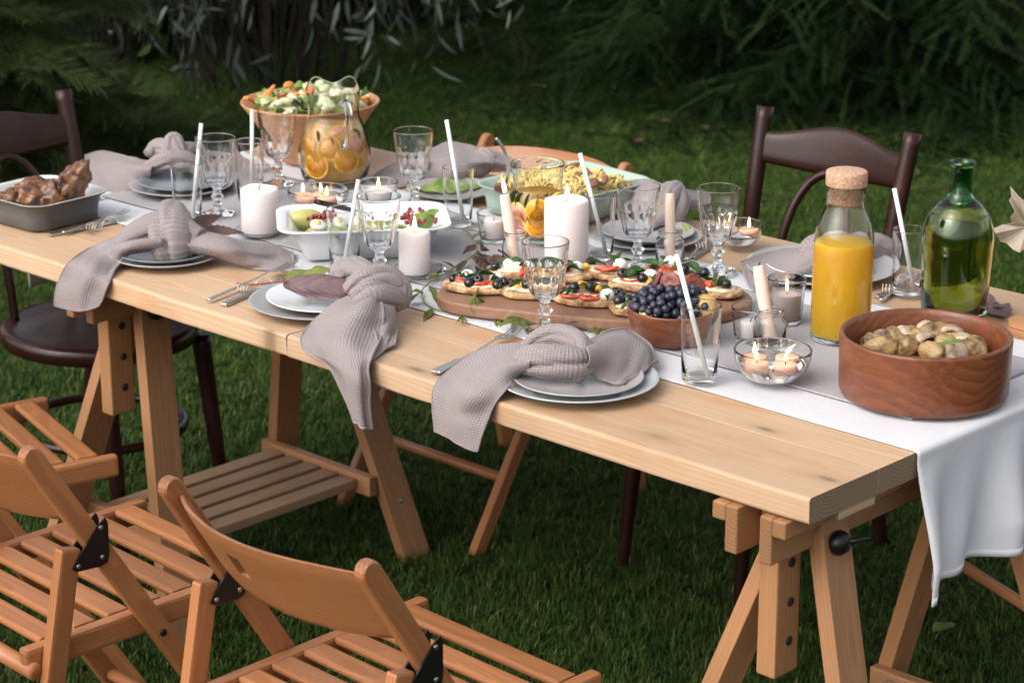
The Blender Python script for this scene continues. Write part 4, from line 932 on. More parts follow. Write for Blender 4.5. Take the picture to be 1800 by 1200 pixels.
def carafe():
    b = P(1476, 594, RZ); t = thing('juice_carafe', b, 'cork stoppered glass carafe of orange juice beside the wooden bowl', 'carafe')
    O = [(0, 0), (.046, 0), (.0495, .0025), (.0502, .008), (.0500, .165), (.0495, .180), (.046, .195), (.0385, .213), (.0335, .226), (.0315, .236), (.0318, .248)] + rim(.0324, .0304, .2615)
    I = [(.0298, .248), (.0295, .236), (.0315, .226), (.0365, .213), (.044, .195), (.0475, .180), (.048, .165), (.048, .012), (.045, .007), (0, .0065)]
    v, f = lathe(O + I, 64); mk('carafe_glass', v, f, MT['glass'], t)
    v, f = lathe([(0, .007), (.045, .0075), (.0483, .0125), (.0483, .166), (.0478, .1675), (.040, .1685), (0, .1685)], 56); mk('orange_juice', v, f, MT['juice'], t)
    v, f = lathe([(0, .233), (.0265, .233), (.0282, .236), (.0296, .2625), (.0332, .2632), (.0342, .266), (.0342, .285), (.0332, .2875), (.031, .2885), (0, .2885)], 48); mk('cork_stopper', v, f, MT['cork'], t)
carafe()
def bottle():
    b = P(1675, 572, RZ - .004); t = thing('wine_bottle', b, 'green glass wine bottle behind the wooden mushroom bowl', 'bottle')
    O = [(0, .008), (.03, .004), (.050, 0), (.0545, .003), (.056, .010), (.0575, .08), (.0600, .135), (.0605, .155), (.0585, .175), (.052, .195), (.042, .209), (.031, .220), (.0225, .228), (.0185, .237), (.0180, .260), (.0180, .278), (.0185, .281), (.0228, .2825), (.0236, .285), (.0228, .2875), (.0205, .2885)]
    I = [(.0162, .2885), (.0155, .278), (.0155, .237), (.0195, .228), (.0285, .220), (.039, .209), (.049, .195), (.0555, .175), (.0575, .155), (.057, .135), (.0545, .08), (.053, .012), (.03, .012), (0, .016)]
    kO = [q for q in O if q[1] < .222]; kI = [q for q in I if q[1] < .222]; v, f = lathe(kO + kI, 64); mk('bottle_body', v, f, MT['greenglass2'], t)
    kO = [q for q in O if q[1] > .222]; kI = [q for q in I if q[1] > .222]; v, f = lathe([(.0295, .2205)] + kO + kI + [(.0272, .2205), (.0295, .2205)], 64); mk('bottle_neck', v, f, MT['neckglass'], t)
    W = [(0, .0165), (.03, .0125), (.0526, .0125), (.0542, .08), (.0567, .135), (.0572, .155), (.0552, .175), (.0487, .195), (.046, .200), (0, .200)]
    v, f = lathe(W, 56); mk('white_wine', v, f, MT['wine'], t)
s = NT('bottle_green'); s.set(Base_Color=(.60, .80, .42, 1), Roughness=.0, IOR=1.5, Transmission_Weight=1.0); MT['greenglass2'] = s.m; MT['neckglass'] = glassm('deep_green_glass', (.16, .62, .16), 1.5)
bottle()

# ------------------------------------------------------------------ dishes and bowls
def rring(c, ax, ay, rad, n=10):
    """rounded rectangle round c with half axes ax, ay (vectors) and corner radius rad"""
    lx, ly = ax.length, ay.length; ux, uy = ax.normalized(), ay.normalized(); rad = min(rad, lx * .98, ly * .98); out = []
    for k, (sx, sy) in enumerate(((1, 1), (-1, 1), (-1, -1), (1, -1))):
        for i in range(n):
            a = k * PI / 2 + PI / 2 * i / (n - 1); out.append(c + ux * (sx * (lx - rad) + rad * math.cos(a)) + uy * (sy * (ly - rad) + rad * math.sin(a)))
    return out
def rect_dish(name, corners, h, inset, mat_o, mat_i, label, z, rad=.04, lipw=.012, th=.006, lip_drop=.0):
    """corners: rim corners in the frame, in order; h height above z"""
    q = [P(x, y, z + h) for x, y in corners]; c = sum(q, Vector()) / 4; ax = ((q[1] - q[0]) + (q[2] - q[3])) / 4; ay = ((q[3] - q[0]) + (q[2] - q[1])) / 4
    ay = ay - ax.normalized() * ay.dot(ax.normalized()) * .8; base = Vector((c.x, c.y, z)); t = thing(name, base, label, 'dish'); c0 = Vector((0, 0, 0))
    def ring(k, zz, dr): return [p + Vector((0, 0, zz)) for p in rring(c0, ax.normalized() * (ax.length - k), ay.normalized() * (ay.length - k), max(.008, rad - k * .6 + dr))]
    def strip(rings, close_first=False, close_last=False):
        n = len(rings[0]); V = [p for r in rings for p in r]; Fc = [(i * n + j, i * n + (j + 1) % n, (i + 1) * n + (j + 1) % n, (i + 1) * n + j) for i in range(len(rings) - 1) for j in range(n)]
        if close_first: Fc.append(tuple(range(n))[::-1])
        if close_last: Fc.append(tuple(range((len(rings) - 1) * n, len(rings) * n)))
        return V, Fc
    R1 = [ring(inset + lipw, 0, 0), ring(inset + lipw - .004, .002, 0), ring(inset * .55 + lipw, h * .45, 0), ring(lipw + .002, h * .88, 0), ring(.002, h - .004, 0), ring(0, h - .0015, 0), ring(.0005, h, 0)]
    R2 = [ring(.0005, h, 0), ring(.003, h + .0005, 0), ring(lipw + th * .6, h - .003, 0), ring(inset * .55 + lipw + th, h * .45, 0), ring(inset + lipw + th, .012, 0), ring(inset + lipw + th + .012, .0065, 0)]
    v, f = strip(R1, True); mk('dish_outside', v, f, mat_o, t); v, f = strip(R2, False, True); mk('dish_inside', v, f, mat_i, t)
    return t, ax, ay
DW, axW, ayW = rect_dish('white_dish', [(484, 411), (800, 402), (778, 352), (487, 360)], .068, .038, MT['p_white'], MT['p_white'], 'white rectangular dish of avocado salad in the middle', RZ, .045, .018)
DC, axC, ayC = rect_dish('chicken_dish', [(62, 370), (191, 334), (95, 303), (-62, 334)], .056, .014, MT['p_char'], MT['p_cream'], 'charcoal oven dish of roast chicken at the left edge', TZ + .004, .045, .008)
DG, axG, ayG = rect_dish('pasta_dish', [(832, 322), (985, 367), (1143, 311), (1003, 276)], .058, .016, MT['p_green'], MT['p_green'], 'sage green dish of pasta salad behind the pitcher', RZ, .05, .006)
def round_bowl(name, px, py, prof, mat, label, z=RZ, seg=80, cat='bowl'):
    b = P(px, py, z); v, f = lathe(prof, seg); t = thing(name, b, label, cat); o = mk('bowl_body', v, f, mat, t); return t
MB = round_bowl('mushroom_bowl', 1622, 690, [(0, 0), (.122, 0), (.128, .002), (.1315, .010), (.1325, .05), (.1335, .093), (.1332, .0965), (.131, .0985), (.128, .0985), (.1255, .0965), (.1235, .09), (.121, .03), (.116, .018), (.10, .014), (0, .013)], MT['acacia'], 'large round wooden bowl of roast mushrooms at the front right')
FB = round_bowl('fruit_bowl', 1182, 597, [(0, 0), (.052, 0), (.060, .003), (.068, .016), (.0745, .040), (.077, .056), (.0768, .0585), (.0745, .0595), (.0725, .058), (.069, .040), (.063, .018), (.054, .010), (0, .009)], MT['acacia'], 'small round wooden bowl of grapes and figs')
SB = round_bowl('salad_bowl', 548, 281, [(0, 0), (.062, 0), (.066, .003), (.095, .045), (.128, .098), (.151, .128), (.1525, .131), (.151, .1335), (.1475, .133), (.122, .098), (.089, .048), (.062, .014), (0, .012)], MT['bowlwood'], 'tall flared wooden bowl of mixed salad behind the jug')
# ---- cutting board
bp = [(768, 515), (778, 503), (810, 494), (900, 487), (1000, 485), (1120, 488), (1230, 495), (1300, 507), (1322, 522), (1310, 536), (1250, 552), (1160, 562), (1080, 562), (1000, 555), (900, 545), (810, 534), (776, 525)]
BT = .021; ring = [Vector(p) for p in cat_rom([P(x, y, RZ + BT) for x, y in bp], 90, True)]; bc = sum(ring, Vector()) / len(ring); bc.z = RZ
rings = [[(p.x - bc.x) * k, (p.y - bc.y) * k, zz] and Vector(((p.x - bc.x) * k, (p.y - bc.y) * k, zz)) for zz, k in ((0, .985), (.003, 1), (BT - .004, 1), (BT - .0008, .992), (BT, .982)) for p in ring]
n = len(ring); Fc = [(i * n + j, i * n + (j + 1) % n, (i + 1) * n + (j + 1) % n, (i + 1) * n + j) for i in range(4) for j in range(n)] + [tuple(range(n))[::-1], tuple(range(4 * n, 5 * n))]
o = mk('serving_board', [Matrix.Rotation(-.9, 3, 'Z') @ p for p in rings], Fc, MT['board'], None, smooth=False, loc=bc); o.rotation_euler = (0, 0, .9); tag(o, 'long rounded wooden board carrying the bruschetta', 'board')
BZ = RZ + BT

# ------------------------------------------------------------------ food
def food(name, vf, mat, label, cat, group=None, origin=None):
    o0 = Vector(origin) if origin is not None else sum((Vector(p) for p in vf[0]), Vector()) / len(vf[0])
    o = mk(name, [Vector(p) - o0 for p in vf[0]], vf[1], MT[mat], None, loc=o0); return tag(o, label, cat, group)
def bruschetta(px, py, L, W, rot, label, tops, seed, z=BZ):
    r = random.Random(seed); L *= 1.13; W *= 1.2; b = P(px, py, z); t = thing('bruschetta', b, label, 'bruschetta', 'bruschetta on the board', rot); n, hh = 26, .0135; V = []; Fc = []
    for k, (zz, sc) in enumerate(((.0005, .93), (.004, 1.0), (hh * .6, 1.02), (hh * .95, .97), (hh, .88))):
        for i in range(n):
            a = 2 * PI * i / n; e = 1 + .17 * mnoise.noise(Vector((math.cos(a) * 2.2 + seed, math.sin(a) * 1.5, zz * 60))); V.append((L / 2 * sc * e * math.copysign(abs(math.cos(a)) ** .75, math.cos(a)), W / 2 * sc * e * math.copysign(abs(math.sin(a)) ** .8, math.sin(a)), zz + .004 * mnoise.noise(Vector((math.cos(a) * 2, math.sin(a) * 2, seed))) * (k > 1) + .003 * math.cos(a) ** 2))
    Fc = [(k * n + i, k * n + (i + 1) % n, (k + 1) * n + (i + 1) % n, (k + 1) * n + i) for k in range(4) for i in range(n)] + [tuple(range(n))[::-1], tuple(range(4 * n, 5 * n))]
    subsurf(mk('bread', V, Fc, MT['bread'], t), 1); v, f = lump((0, 0, hh + .001), (L * .40, W * .38, .0045), amp=.2, seed=seed, base=BALL); mk('spread', v, f, MT['crumb'], t)
    for kind, dx, dy, dz in tops:
        p = Vector((dx * L, dy * W, hh + dz))
        if kind == 't':
            v, f = lathe([(0, -.003), (.019, -.003), (.0205, 0), (.019, .003), (.014, .0035), (.012, .002), (0, .003)], 24); v, f = xf((v, f), p, 1, (r.uniform(-.4, .4), r.uniform(-.3, .3), 0)); mk('tomato_slice', v, f, MT['tomato'], t)
        elif kind == 'w': v, f = lump(p + Vector((0, 0, .004)), (.020, .008, .007), (0, r.uniform(-.3, .3), r.uniform(0, 3)), .2, seed=seed, base=BALL); mk('tomato_wedge', v, f, MT['tomato'], t)
        elif kind == 'o':
            v, f = lathe([(0, -.009), (.006, -.0075), (.0095, -.001), (.0088, .005), (.004, .0085), (.0025, .0075), (.002, .004), (0, .003)], 16); v, f = xf((v, f), p + Vector((0, 0, .006)), 1.02, (r.uniform(-1.4, 1.4), r.uniform(-1, 1), 0)); mk('olive', v, f, MT['olive'], t)
        elif kind == 'm': v, f = lump(p + Vector((0, 0, .008)), (.0135, .0130, .0115), amp=.08, seed=seed + 3, base=BALL); mk('mozzarella', v, f, MT['mozza'], t)
        elif kind == 'y': v, f = lump(p + Vector((0, 0, .004)), (.014, .006, .007), (0, r.uniform(-.5, .5), r.uniform(0, 3)), .25, seed=seed, base=BALL); mk('pepper_piece', v, f, MT['pepper'], t)
        elif kind == 'g':
            a = r.uniform(0, 2 * PI); q = p + Vector((0, 0, .010)); d = Vector((math.cos(a), math.sin(a), r.uniform(-.1, .35))); leaf_at('rocket_leaf', q - d * .018, q + d * .032, .015, 'rocket', t, roll=r.uniform(-.6, .6), serr=.5, seed=seed, bend=.3, wav=.12, n=10)
        elif kind == 'b':
            a = r.uniform(0, 2 * PI); q = p + Vector((0, 0, .009)); d = Vector((math.cos(a), math.sin(a), r.uniform(0, .3))); leaf_at('basil_leaf', q - d * .01, q + d * .032, .026, 'basil', t, roll=r.uniform(-.5, .5), seed=seed, bend=.35, cup=.3)
    return t
G3 = [('g', -.2, .1, .004), ('g', .1, .2, .008), ('g', .25, -.1, .006), ('g', 0, 0, .012)]
XD = R(25)
bruschetta(842, 512, .112, .052, R(30), 'leftmost bruschetta with olives and rocket on the board', [('w', -.25, -.1, 0), ('w', .1, -.15, 0), ('w', .22, .1, 0), ('o', -.36, 0, 0), ('o', -.1, -.3, 0), ('o', .02, -.2, .006), ('o', .36, 0, 0), ('m', .22, .25, 0), ('m', -.2, .3, 0), ('o', -.3, .25, 0), ('o', .3, -.3, .0)] + G3 + G3, 1)
bruschetta(940, 522, .118, .050, R(36), 'second bruschetta from the left, behind the front goblet', [('y', -.2, 0, 0), ('o', -.1, -.1, .004), ('o', .1, -.1, .004), ('t', .15, .1, 0), ('w', .3, -.1, 0), ('m', .3, .1, 0), ('y', 0, .2, 0), ('o', -.25, .2, 0)] + G3, 2)
bruschetta(1035, 534, .115, .055, R(34), 'front bruschetta with tomato slices right of the goblet', [('t', -.22, -.15, .002), ('t', .02, -.22, .003), ('t', -.05, .1, .001), ('m', .26, -.2, 0), ('o', -.2, .05, .008), ('o', .02, .06, .010), ('y', .14, .0, .01), ('o', .4, .1, .0), ('m', .1, .3, 0), ('y', -.1, .2, .012)] + G3 + G3, 3)
bruschetta(1065, 487, .105, .052, R(20), 'back bruschetta with a large tomato slice and basil', [('t', 0, -.1, .006), ('t', .1, -.2, .008), ('m', .24, -.05, .006), ('b', -.25, .0, .004), ('b', .1, .25, .016), ('b', .3, .2, .01), ('o', -.3, .25, 0), ('y', -.3, -.2, 0)], 4)
bruschetta(1172, 490, .10, .052, R(28), 'bruschetta with mozzarella half hidden behind the figs', [('t', -.15, -.1, .003), ('t', .1, -.1, .004), ('m', .05, .1, .008), ('b', .2, .2, .012), ('b', -.2, -.2, .008), ('b', .35, 0, .008), ('b', -.05, .3, .01), ('o', .3, -.2, .004), ('y', .25, .0, .004)] + G3, 5)
bruschetta(1256, 518, .100, .058, R(8), 'rightmost bruschetta with tomato and an olive behind the fruit bowl', [('w', -.1, -.1, .002), ('w', .02, -.05, .004), ('w', .05, .15, .004), ('t', -.05, .1, .003), ('o', .22, -.05, .004), ('b', -.3, -.1, .006), ('o', -.38, .1, .004), ('m', 0, .35, .0), ('o', -.3, .3, .01)] + G3, 6)
bruschetta(985, 492, .10, .05, R(28), 'bruschetta in the back row hidden behind the front goblet', [('t', 0, 0, .003), ('m', .25, .1, .002), ('b', -.2, .1, .006), ('o', .1, .2, .006), ('y', -.1, -.2, .002), ('b', .2, -.1, .01)] + G3, 9)
bruschetta(1120, 508, .10, .05, R(30), 'bruschetta in the middle of the board left of the figs', [('t', -.1, 0, .003), ('m', .2, .1, .003), ('b', 0, .2, .008), ('o', -.25, .2, .004), ('o', .1, -.2, .004), ('y', .25, -.1, .002)] + G3, 10)
bruschetta(905, 487, .095, .048, R(25), 'bruschetta at the back left of the board behind the jar', [('m', .1, 0, 0), ('m', -.1, .1, 0), ('o', 0, .2, .004), ('o', .3, .1, 0), ('o', -.3, -.2, 0), ('w', .2, -.2, 0)] + G3, 7)
bruschetta(1112, 552, .07, .045, R(40), 'small end piece of bruschetta left of the fruit bowl', [('o', -.1, .2, .002), ('o', .15, .25, .003), ('o', -.3, .1, .002), ('o', .05, .42, .004), ('g', 0, .1, .003), ('w', .2, .0, 0)], 8)
for i, (x, y, dz) in enumerate(((1078, 528, .012), (1108, 528, .012), (1094, 522, .02), (1082, 514, .02))):
    food('olive', xf(BALL, P(x, y, BZ + dz), .0098), 'olive', ('black olive left of the grapes, %s of the four') % ('leftmost', 'rightmost', 'topmost', 'furthest back')[i], 'olive', 'loose olives beside the grapes')
# fruit bowl
fb = FB.location; gb = thing('grape_bunch', fb + Vector((0, 0, .05)), 'bunch of black grapes heaped in the small wooden bowl', 'grapes'); rr = random.Random(5); gme = None
tocam = (CAM - fb); tocam.z = 0; tocam.normalize(); side = Vector((-tocam.y, tocam.x, 0)) * -1                                            # side points right in the frame
cand = []
side = Vector((RIGHT.x, RIGHT.y, 0)).normalized()
for i in range(5200):
    p = side * rr.uniform(-.066, .060) + tocam * rr.uniform(-.050, .070); hmax = .046 - 9.0 * (p.length - .012) ** 2 if p.length > .012 else .046
    zz = rr.uniform(-.012, max(-.012, hmax)); q = Vector((p.x, p.y, zz))
    if p.length > min(.066, .054 + (zz + .012) * .55): continue
    if all((q - c_).length > .0123 for c_ in cand): cand.append(q)
cand = sorted(cand, key=lambda q: -(q.z + .6 * q.dot(tocam)))[:135]
for q in cand:
    if gme is None:
        v, f = lump((0, 0, 0), (.0076, .0076, .0081), amp=.03, base=BALL); o = mk('grape', v, f, MT['grape'], gb); gme = o.data
    else: o = bpy.data.objects.new('grape', gme); link(o, gb)
    o.location = q; o.rotation_euler = (rr.uniform(0, 3), rr.uniform(0, 3), 0); k = rr.uniform(.86, 1.08); o.scale = (k, k, k)
v, f, _ = tube([(0, 0, -.005), tuple(-side * .02 + Vector((0, 0, .035))), tuple(-side * .035 + Vector((0, 0, .046)))], .0016, seg=6); mk('grape_stem', v, f, MT['redstem'], gb)
def fig_half(loc, s_, rot, label):
    t = thing('fig_half', loc, label, 'fig', 'cut figs on the grapes'); n = 12
    pr = [(0, -.022), (.010, -.0205), (.0185, -.013), (.0215, -.003), (.0225, .0)]; M_ = Euler(rot).to_matrix()
    v, f = lathe([(r * s_, z * s_) for r, z in pr], 30, lambda th, r, z: r * (1 + .12 * max(0, math.cos(th)) ** 4)); mk('fig_skin', [M_ @ Vector(p) for p in v], f, MT['figskin'], t)
    v, f = lathe([(.0225 * s_, 0), (.020 * s_, .0012), (.012 * s_, .0025), (.005 * s_, .0008), (0, .0005)], 30, lambda th, r, z: r * (1 + .12 * max(0, math.cos(th)) ** 4)); mk('fig_flesh', [M_ @ Vector(p) for p in v], f, MT['figflesh'], t)
fig_half(fb + tocam * .010 - side * .006 + Vector((0, 0, .104)), .78, (1.3, .3, .2), 'cut fig wedge leaning at the front of the grapes')
fig_half(fb - tocam * .03 - side * .030 + Vector((0, 0, .094)), .78, (.5, -1.1, .2), 'cut fig at the back left of the grapes')
fig_half(fb - tocam * .012 + side * .034 + Vector((0, 0, .092)), .85, (1.0, .35, .9), 'cut fig with pink flesh right of the straw')
food('pear_piece', lump(fb - side * .040 + tocam * .034 + Vector((0, 0, .054)), (.016, .018, .014), amp=.05, seed=2), 'apple', 'pale yellow fruit at the left of the small wooden bowl', 'fruit')
food('yellow_apple', lump(fb + side * .052 + tocam * .018 + Vector((0, 0, .058)), (.025, .025, .026), amp=.03, seed=4), 'apple', 'yellow fruit seen through the tumbler at the right of the small bowl', 'fruit')
# mushrooms and potatoes
mb = MB.location; rr = random.Random(11); k = 0
spots = [(1517, 590), (1548, 588), (1602, 590), (1630, 578), (1655, 580), (1695, 582), (1735, 592), (1550, 612), (1590, 608), (1625, 606), (1665, 606), (1715, 612), (1575, 582), (1682, 570), (1640, 620), (1680, 625), (1530, 605), (1745, 582)]
words = ['at the left rim', 'second from the left rim', 'left of centre at the back', 'in the middle, standing highest', 'right of the highest one', 'at the back right, palest', 'at the right rim', 'low at the front left', 'low left of the centre', 'low in the centre front', 'with a dark tip right of centre', 'low at the front right', 'dark edged behind the middle', 'at the back right rim', 'by the front rim centre', 'by the sprig at the front', 'far left beneath the others', 'under the far right rim']
for i, (x, y) in enumerate(spots):
    dz = .062 if i not in (3, 4, 5) else .070; p = P(x, y, mb.z + dz)
    d = Vector((p.x - mb.x, p.y - mb.y, 0)); lim = .088
    if d.length > lim: d = d.normalized() * lim; p = Vector((mb.x + d.x, mb.y + d.y, p.z))
    if i % 3 == 0 or i in (5, 12):
        t = thing('roast_mushroom', p, 'roast mushroom %s in the wooden bowl' % words[i], 'mushroom', 'roast mushrooms and potatoes'); e = Euler((rr.uniform(-1.2, 1.2), rr.uniform(-1.2, 1.2), rr.uniform(0, 6)))
        pr = [(0, .019), (.010, .017), (.018, .010), (.0225, .001), (.0215, -.005), (.017, -.006)]; v, f = lathe(pr, 28); v = [Vector(q) * (1 + .12 * mnoise.noise(Vector(q) * 70 + Vector((i, 0, 0)))) for q in v]; M_ = e.to_matrix(); mk('cap', [M_ @ q for q in v], f, MT['mushroom'], t)
        v, f = lathe([(.0172, -.006), (.010, -.001), (.006, -.001)], 24); mk('gills', [M_ @ Vector(q) for q in v], f, MT['gill'], t); v, f = lathe([(.0062, .0), (.0055, -.010), (.007, -.020), (.005, -.022), (0, -.0225)], 16); mk('stalk', [M_ @ Vector(q) for q in v], f, MT['mushroom'], t)
    else: food('roast_potato', lump(p, (.027 * rr.uniform(.8, 1.25), .021 * rr.uniform(.85, 1.15), .019), (rr.uniform(-.4, .4), rr.uniform(-.4, .4), rr.uniform(0, 6)), .20, 1.5, i), 'potato', 'roast potato %s in the wooden bowl' % words[i], 'potato', 'roast mushrooms and potatoes')
v, f = lump(mb + Vector((0, 0, .026)), (.112, .112, .028), amp=.15, fr=6, seed=3); food('potato_heap', (v, f), 'potato', 'bed of small potatoes filling the wooden bowl below the top layer', 'potatoes')
p = P(1668, 602, mb.z + .092); sg = thing('herb_sprig', p, 'small grey green herb sprig on the mushrooms', 'herb')
for i in range(6): a = i * 1.05; leaf_at('leaf', (0, 0, 0), (.024 * math.cos(a), .024 * math.sin(a), .004 + .004 * (i % 2)), .008, 'lettuce', sg, seed=i)
# chicken
cb = DC.location; ux, uy = axC.normalized(), ayC.normalized()
for i, (px, py, dz, L, W, rt, lb) in enumerate(((128, 322, .085, .048, .030, (.2, -1.0, .4), 'roast chicken drumstick standing out of the dish at its right'), (96, 342, .062, .036, .030, (0, .2, .3), 'roast chicken piece with a pale round joint mid dish'), (62, 332, .060, .040, .026, (.3, .1, 1.2), 'charred roast chicken piece at the back of the dish'), (50, 350, .055, .036, .026, (0, .3, .5), 'roast chicken piece at the front of the dish'), (20, 352, .052, .038, .024, (0, .1, 2.), 'roast chicken piece cut off by the left edge'), (76, 353, .050, .030, .022, (.5, 0, .9), 'blackened roast chicken piece by the front rim'), (118, 347, .050, .028, .022, (0, 0, .2), 'small roast chicken piece under the standing drumstick'))):
    p = P(px, py, cb.z + dz - .012); v, f = lump((0, 0, 0), (L, W, W * .9), rt, .42, 2.0, i + 20); food('roast_chicken_piece', ([q + p for q in v], f), 'chicken', lb, 'chicken', 'roast chicken pieces')
# avocado salad in the white dish
wb = DW.location; ax_, ay_ = axW.normalized(), ayW.normalized(); sal = thing('avocado_salad', wb + Vector((0, 0, .02)), 'avocado salad with egg and pomegranate in the white dish', 'salad'); rr = random.Random(3)
for i in range(26):
    p = ax_ * rr.uniform(-.098, .098) + ay_ * rr.uniform(-.05, .05); v, f = lump(p + Vector((0, 0, rr.uniform(.002, .022))), (.022, .017, .013), (rr.uniform(-.5, .5), rr.uniform(-.5, .5), rr.uniform(0, 6)), .15, seed=i, base=BALL); mk('avocado_chunk', v, f, MT['avocado' if i % 2 else 'avoskin'], sal)
for (x, y, sx, rt) in ((537, 385, .036, .3), (760, 385, .026, .8), (742, 392, .024, 0)):
    p = P(x, y, wb.z + .05) - sal.location; v, f = lump(p, (sx, .022, .019), (0, 0, rt + AZ), .06, seed=int(x)); mk('avocado_half', v, f, MT['avocado' if x < 600 else 'avoskin'], sal)
for (x, y) in ((560, 396), (596, 392), (735, 382), (640, 390)):
    p = P(x, y, wb.z + .053) - sal.location; v, f = xf(BALL, p, (.017, .013, .010), (.4, .2, AZ)); e_ = mk('egg_half', v, f, MT['egg'], sal); v, f = xf(BALL, p + Vector((.002, -.004, .005)), (.008, .0065, .006)); mk('yolk', v, f, MT['yolk'], e_)
pm = None
for i in range(70):
    x, y = ((rr.gauss(566, 12), rr.gauss(376, 7)) if i < 26 else (rr.gauss(738, 20), rr.gauss(382, 6)) if i < 58 else (rr.uniform(520, 770), rr.uniform(370, 392)))
    p = P(x, y, wb.z + .058 + .004 * rr.random()) - sal.location
    if pm is None: v, f = lump((0, 0, 0), (.0052, .0042, .0042), amp=.1, base=BALL_S); o = mk('pomegranate_seed', v, f, MT['pom'], sal); pm = o.data
    else: o = bpy.data.objects.new('pomegranate_seed', pm); link(o, sal)
    o.location = p; o.rotation_euler = (rr.random() * 3, rr.random() * 3, rr.random() * 3)
def utensil(name, a, b, r, mat, label, cat, tip=None, tipmat=None):
    a = Vector(a); b = Vector(b); t = thing(name, a, label, cat); v, f, _ = tube([Vector((0, 0, 0)), (b - a) * .5, b - a], [r, r * 1.1, r * .8], n=14, seg=14, ell=.6); mk('handle', v, f, MT[mat], t); return t
utensil('serving_spoon', P(558, 355, wb.z + .105), P(632, 372, wb.z + .055), .0085, 'dark', 'brown wooden serving handle resting in the white dish', 'spoon')
# pasta salad
gbz = DG.location; ps = thing('pasta_salad', gbz + Vector((0, 0, .02)), 'pasta salad with sausage and herbs in the sage green dish', 'salad'); ax_, ay_ = axG.normalized(), ayG.normalized(); rr = random.Random(9); fm = None
for i in range(120):
    u_, v_ = rr.uniform(-.86, .86), rr.uniform(-.8, .8); p = ax_ * u_ * (axG.length - .03) + ay_ * v_ * (ayG.length - .03) + Vector((0, 0, .026 + .012 * rr.random() + .012 * (1 - u_ * u_) * (1 - v_ * v_)))
    if fm is None:
        V = []; Fc = []; n1 = 18; m1 = 8
        for a in range(n1):
            q = a / (n1 - 1)
            for b_ in range(m1): e = 2 * b_ / (m1 - 1) - 1; an = q * 3.6 * PI; V.append((.038 * (q - .5), .0085 * e * math.cos(an), .0085 * e * math.sin(an)))
        me_ = mk('fusilli', V, grid_faces(n1, m1), MT['pasta'], ps); solidify(me_, .002); fm = me_; o = me_
    else: o = fm.copy(); COL.objects.link(o)
    o.location = p; o.rotation_euler = (rr.uniform(0, 6), rr.uniform(-.5, .5), rr.uniform(0, 6)); k = rr.uniform(.85, 1.1); o.scale = (k, k, k)
for (x, y) in ((1010, 292), (1020, 310), (1015, 318), (1042, 322), (1000, 300), (1060, 318), (880, 330), (1035, 305)):
    p = P(x, y, gbz.z + .068) - ps.location; v, f = lathe([(0, -.004), (.0125, -.004), (.0138, 0), (.0125, .004), (0, .0042)], 20); v, f = xf((v, f), p, 1, (rr.uniform(-.8, .8), rr.uniform(-.8, .8), 0)); mk('sausage_slice', v, f, MT['sausage'], ps)
for i in range(16):
    p = ax_ * rr.uniform(-.13, .13) + ay_ * rr.uniform(-.08, .08) + Vector((0, 0, .050)); a = rr.uniform(0, 6); leaf_at('herb_leaf', p, p + Vector((.02 * math.cos(a), .02 * math.sin(a), .004)), .012, 'basil', ps, seed=i)
v, f = lump((0, 0, .012), (axG.length * .8, ayG.length * .8, .018), (0, 0, math.atan2(ax_.y, ax_.x)), .1, 4, 2); mk('pasta_bed', v, f, MT['pasta'], ps)
sp = [P(880, 340, gbz.z + .03), P(890, 322, gbz.z + .075), P(893, 290, gbz.z + .125), P(885, 262, gbz.z + .165), P(872, 243, gbz.z + .188)]
t = thing('serving_ladle', sp[0], 'steel serving spoon with curved handle standing in the green dish', 'spoon'); v, f, _ = tube([q - sp[0] for q in sp], [.0045, .004, .0035, .0035, .003], n=26, seg=10, ell=.55); mk('handle', v, f, MT['steel'], t); v, f = lathe([(0, -.010), (.014, -.007), (.021, 0), (.0200, .001), (.0135, -.005), (0, -.008)], 24); v, f = xf((v, f), (0, 0, .004), (1.3, .9, 1), (.3, 0, .4)); mk('spoon_bowl', v, f, MT['steel'], t)
# mixed salad
sb = SB.location; ms = thing('mixed_salad', sb + Vector((0, 0, .08)), 'mixed salad with carrot ribbons and lettuce in the flared bowl', 'salad'); rr = random.Random(14)
v, f = lump((0, 0, .022), (.108, .108, .034), amp=.12, fr=5, seed=1); mk('salad_bed', v, f, MT['cabbage'], ms)
for i in range(95):
    a = rr.uniform(0, 2 * PI); r_ = .120 * math.sqrt(rr.random()); p = Vector((r_ * math.cos(a), r_ * math.sin(a), .042 + .026 * (1 - (r_ / .12) ** 2) + rr.uniform(-.006, .010))); b_ = rr.uniform(0, 6); d = Vector((math.cos(b_), math.sin(b_), rr.uniform(-.1, .55)))
    if i % 2 == 0: v, f = lump(p, (.018, .012, .009), (rr.uniform(-1, 1), rr.uniform(-1, 1), b_), .25, 1.6, i, BALL); mk('cabbage_piece', v, f, MT['cabbage'], ms)
    else: leaf_at('lettuce_leaf', p - d * .02, p + d * .038, .034, 'lettuce', ms, roll=rr.uniform(-.8, .8), wav=.22, seed=i, bend=.3, cup=.3)
for (x0, y0, x1, y1, w_) in ((452, 196, 482, 150, .011), (432, 172, 460, 190, .010), (500, 190, 520, 155, .011), (536, 168, 548, 158, .010), (545, 178, 552, 162, .010), (470, 190, 500, 165, .009), (520, 165, 538, 178, .009), (640, 172, 652, 180, .009), (505, 152, 512, 148, .012)):
    d_ = depth(sb); q0 = PD(x0, y0, d_ - .09) - ms.location; q1 = PD(x1, y1, d_ - .04) - ms.location; v, f, _ = tube([q0, (q0 + q1) / 2 + Vector((0, 0, .004)), q1], [w_ * .75, w_ * .8, w_ * .35], n=10, seg=10, ell=.5); mk('carrot_stick', v, f, MT['carrot'], ms)
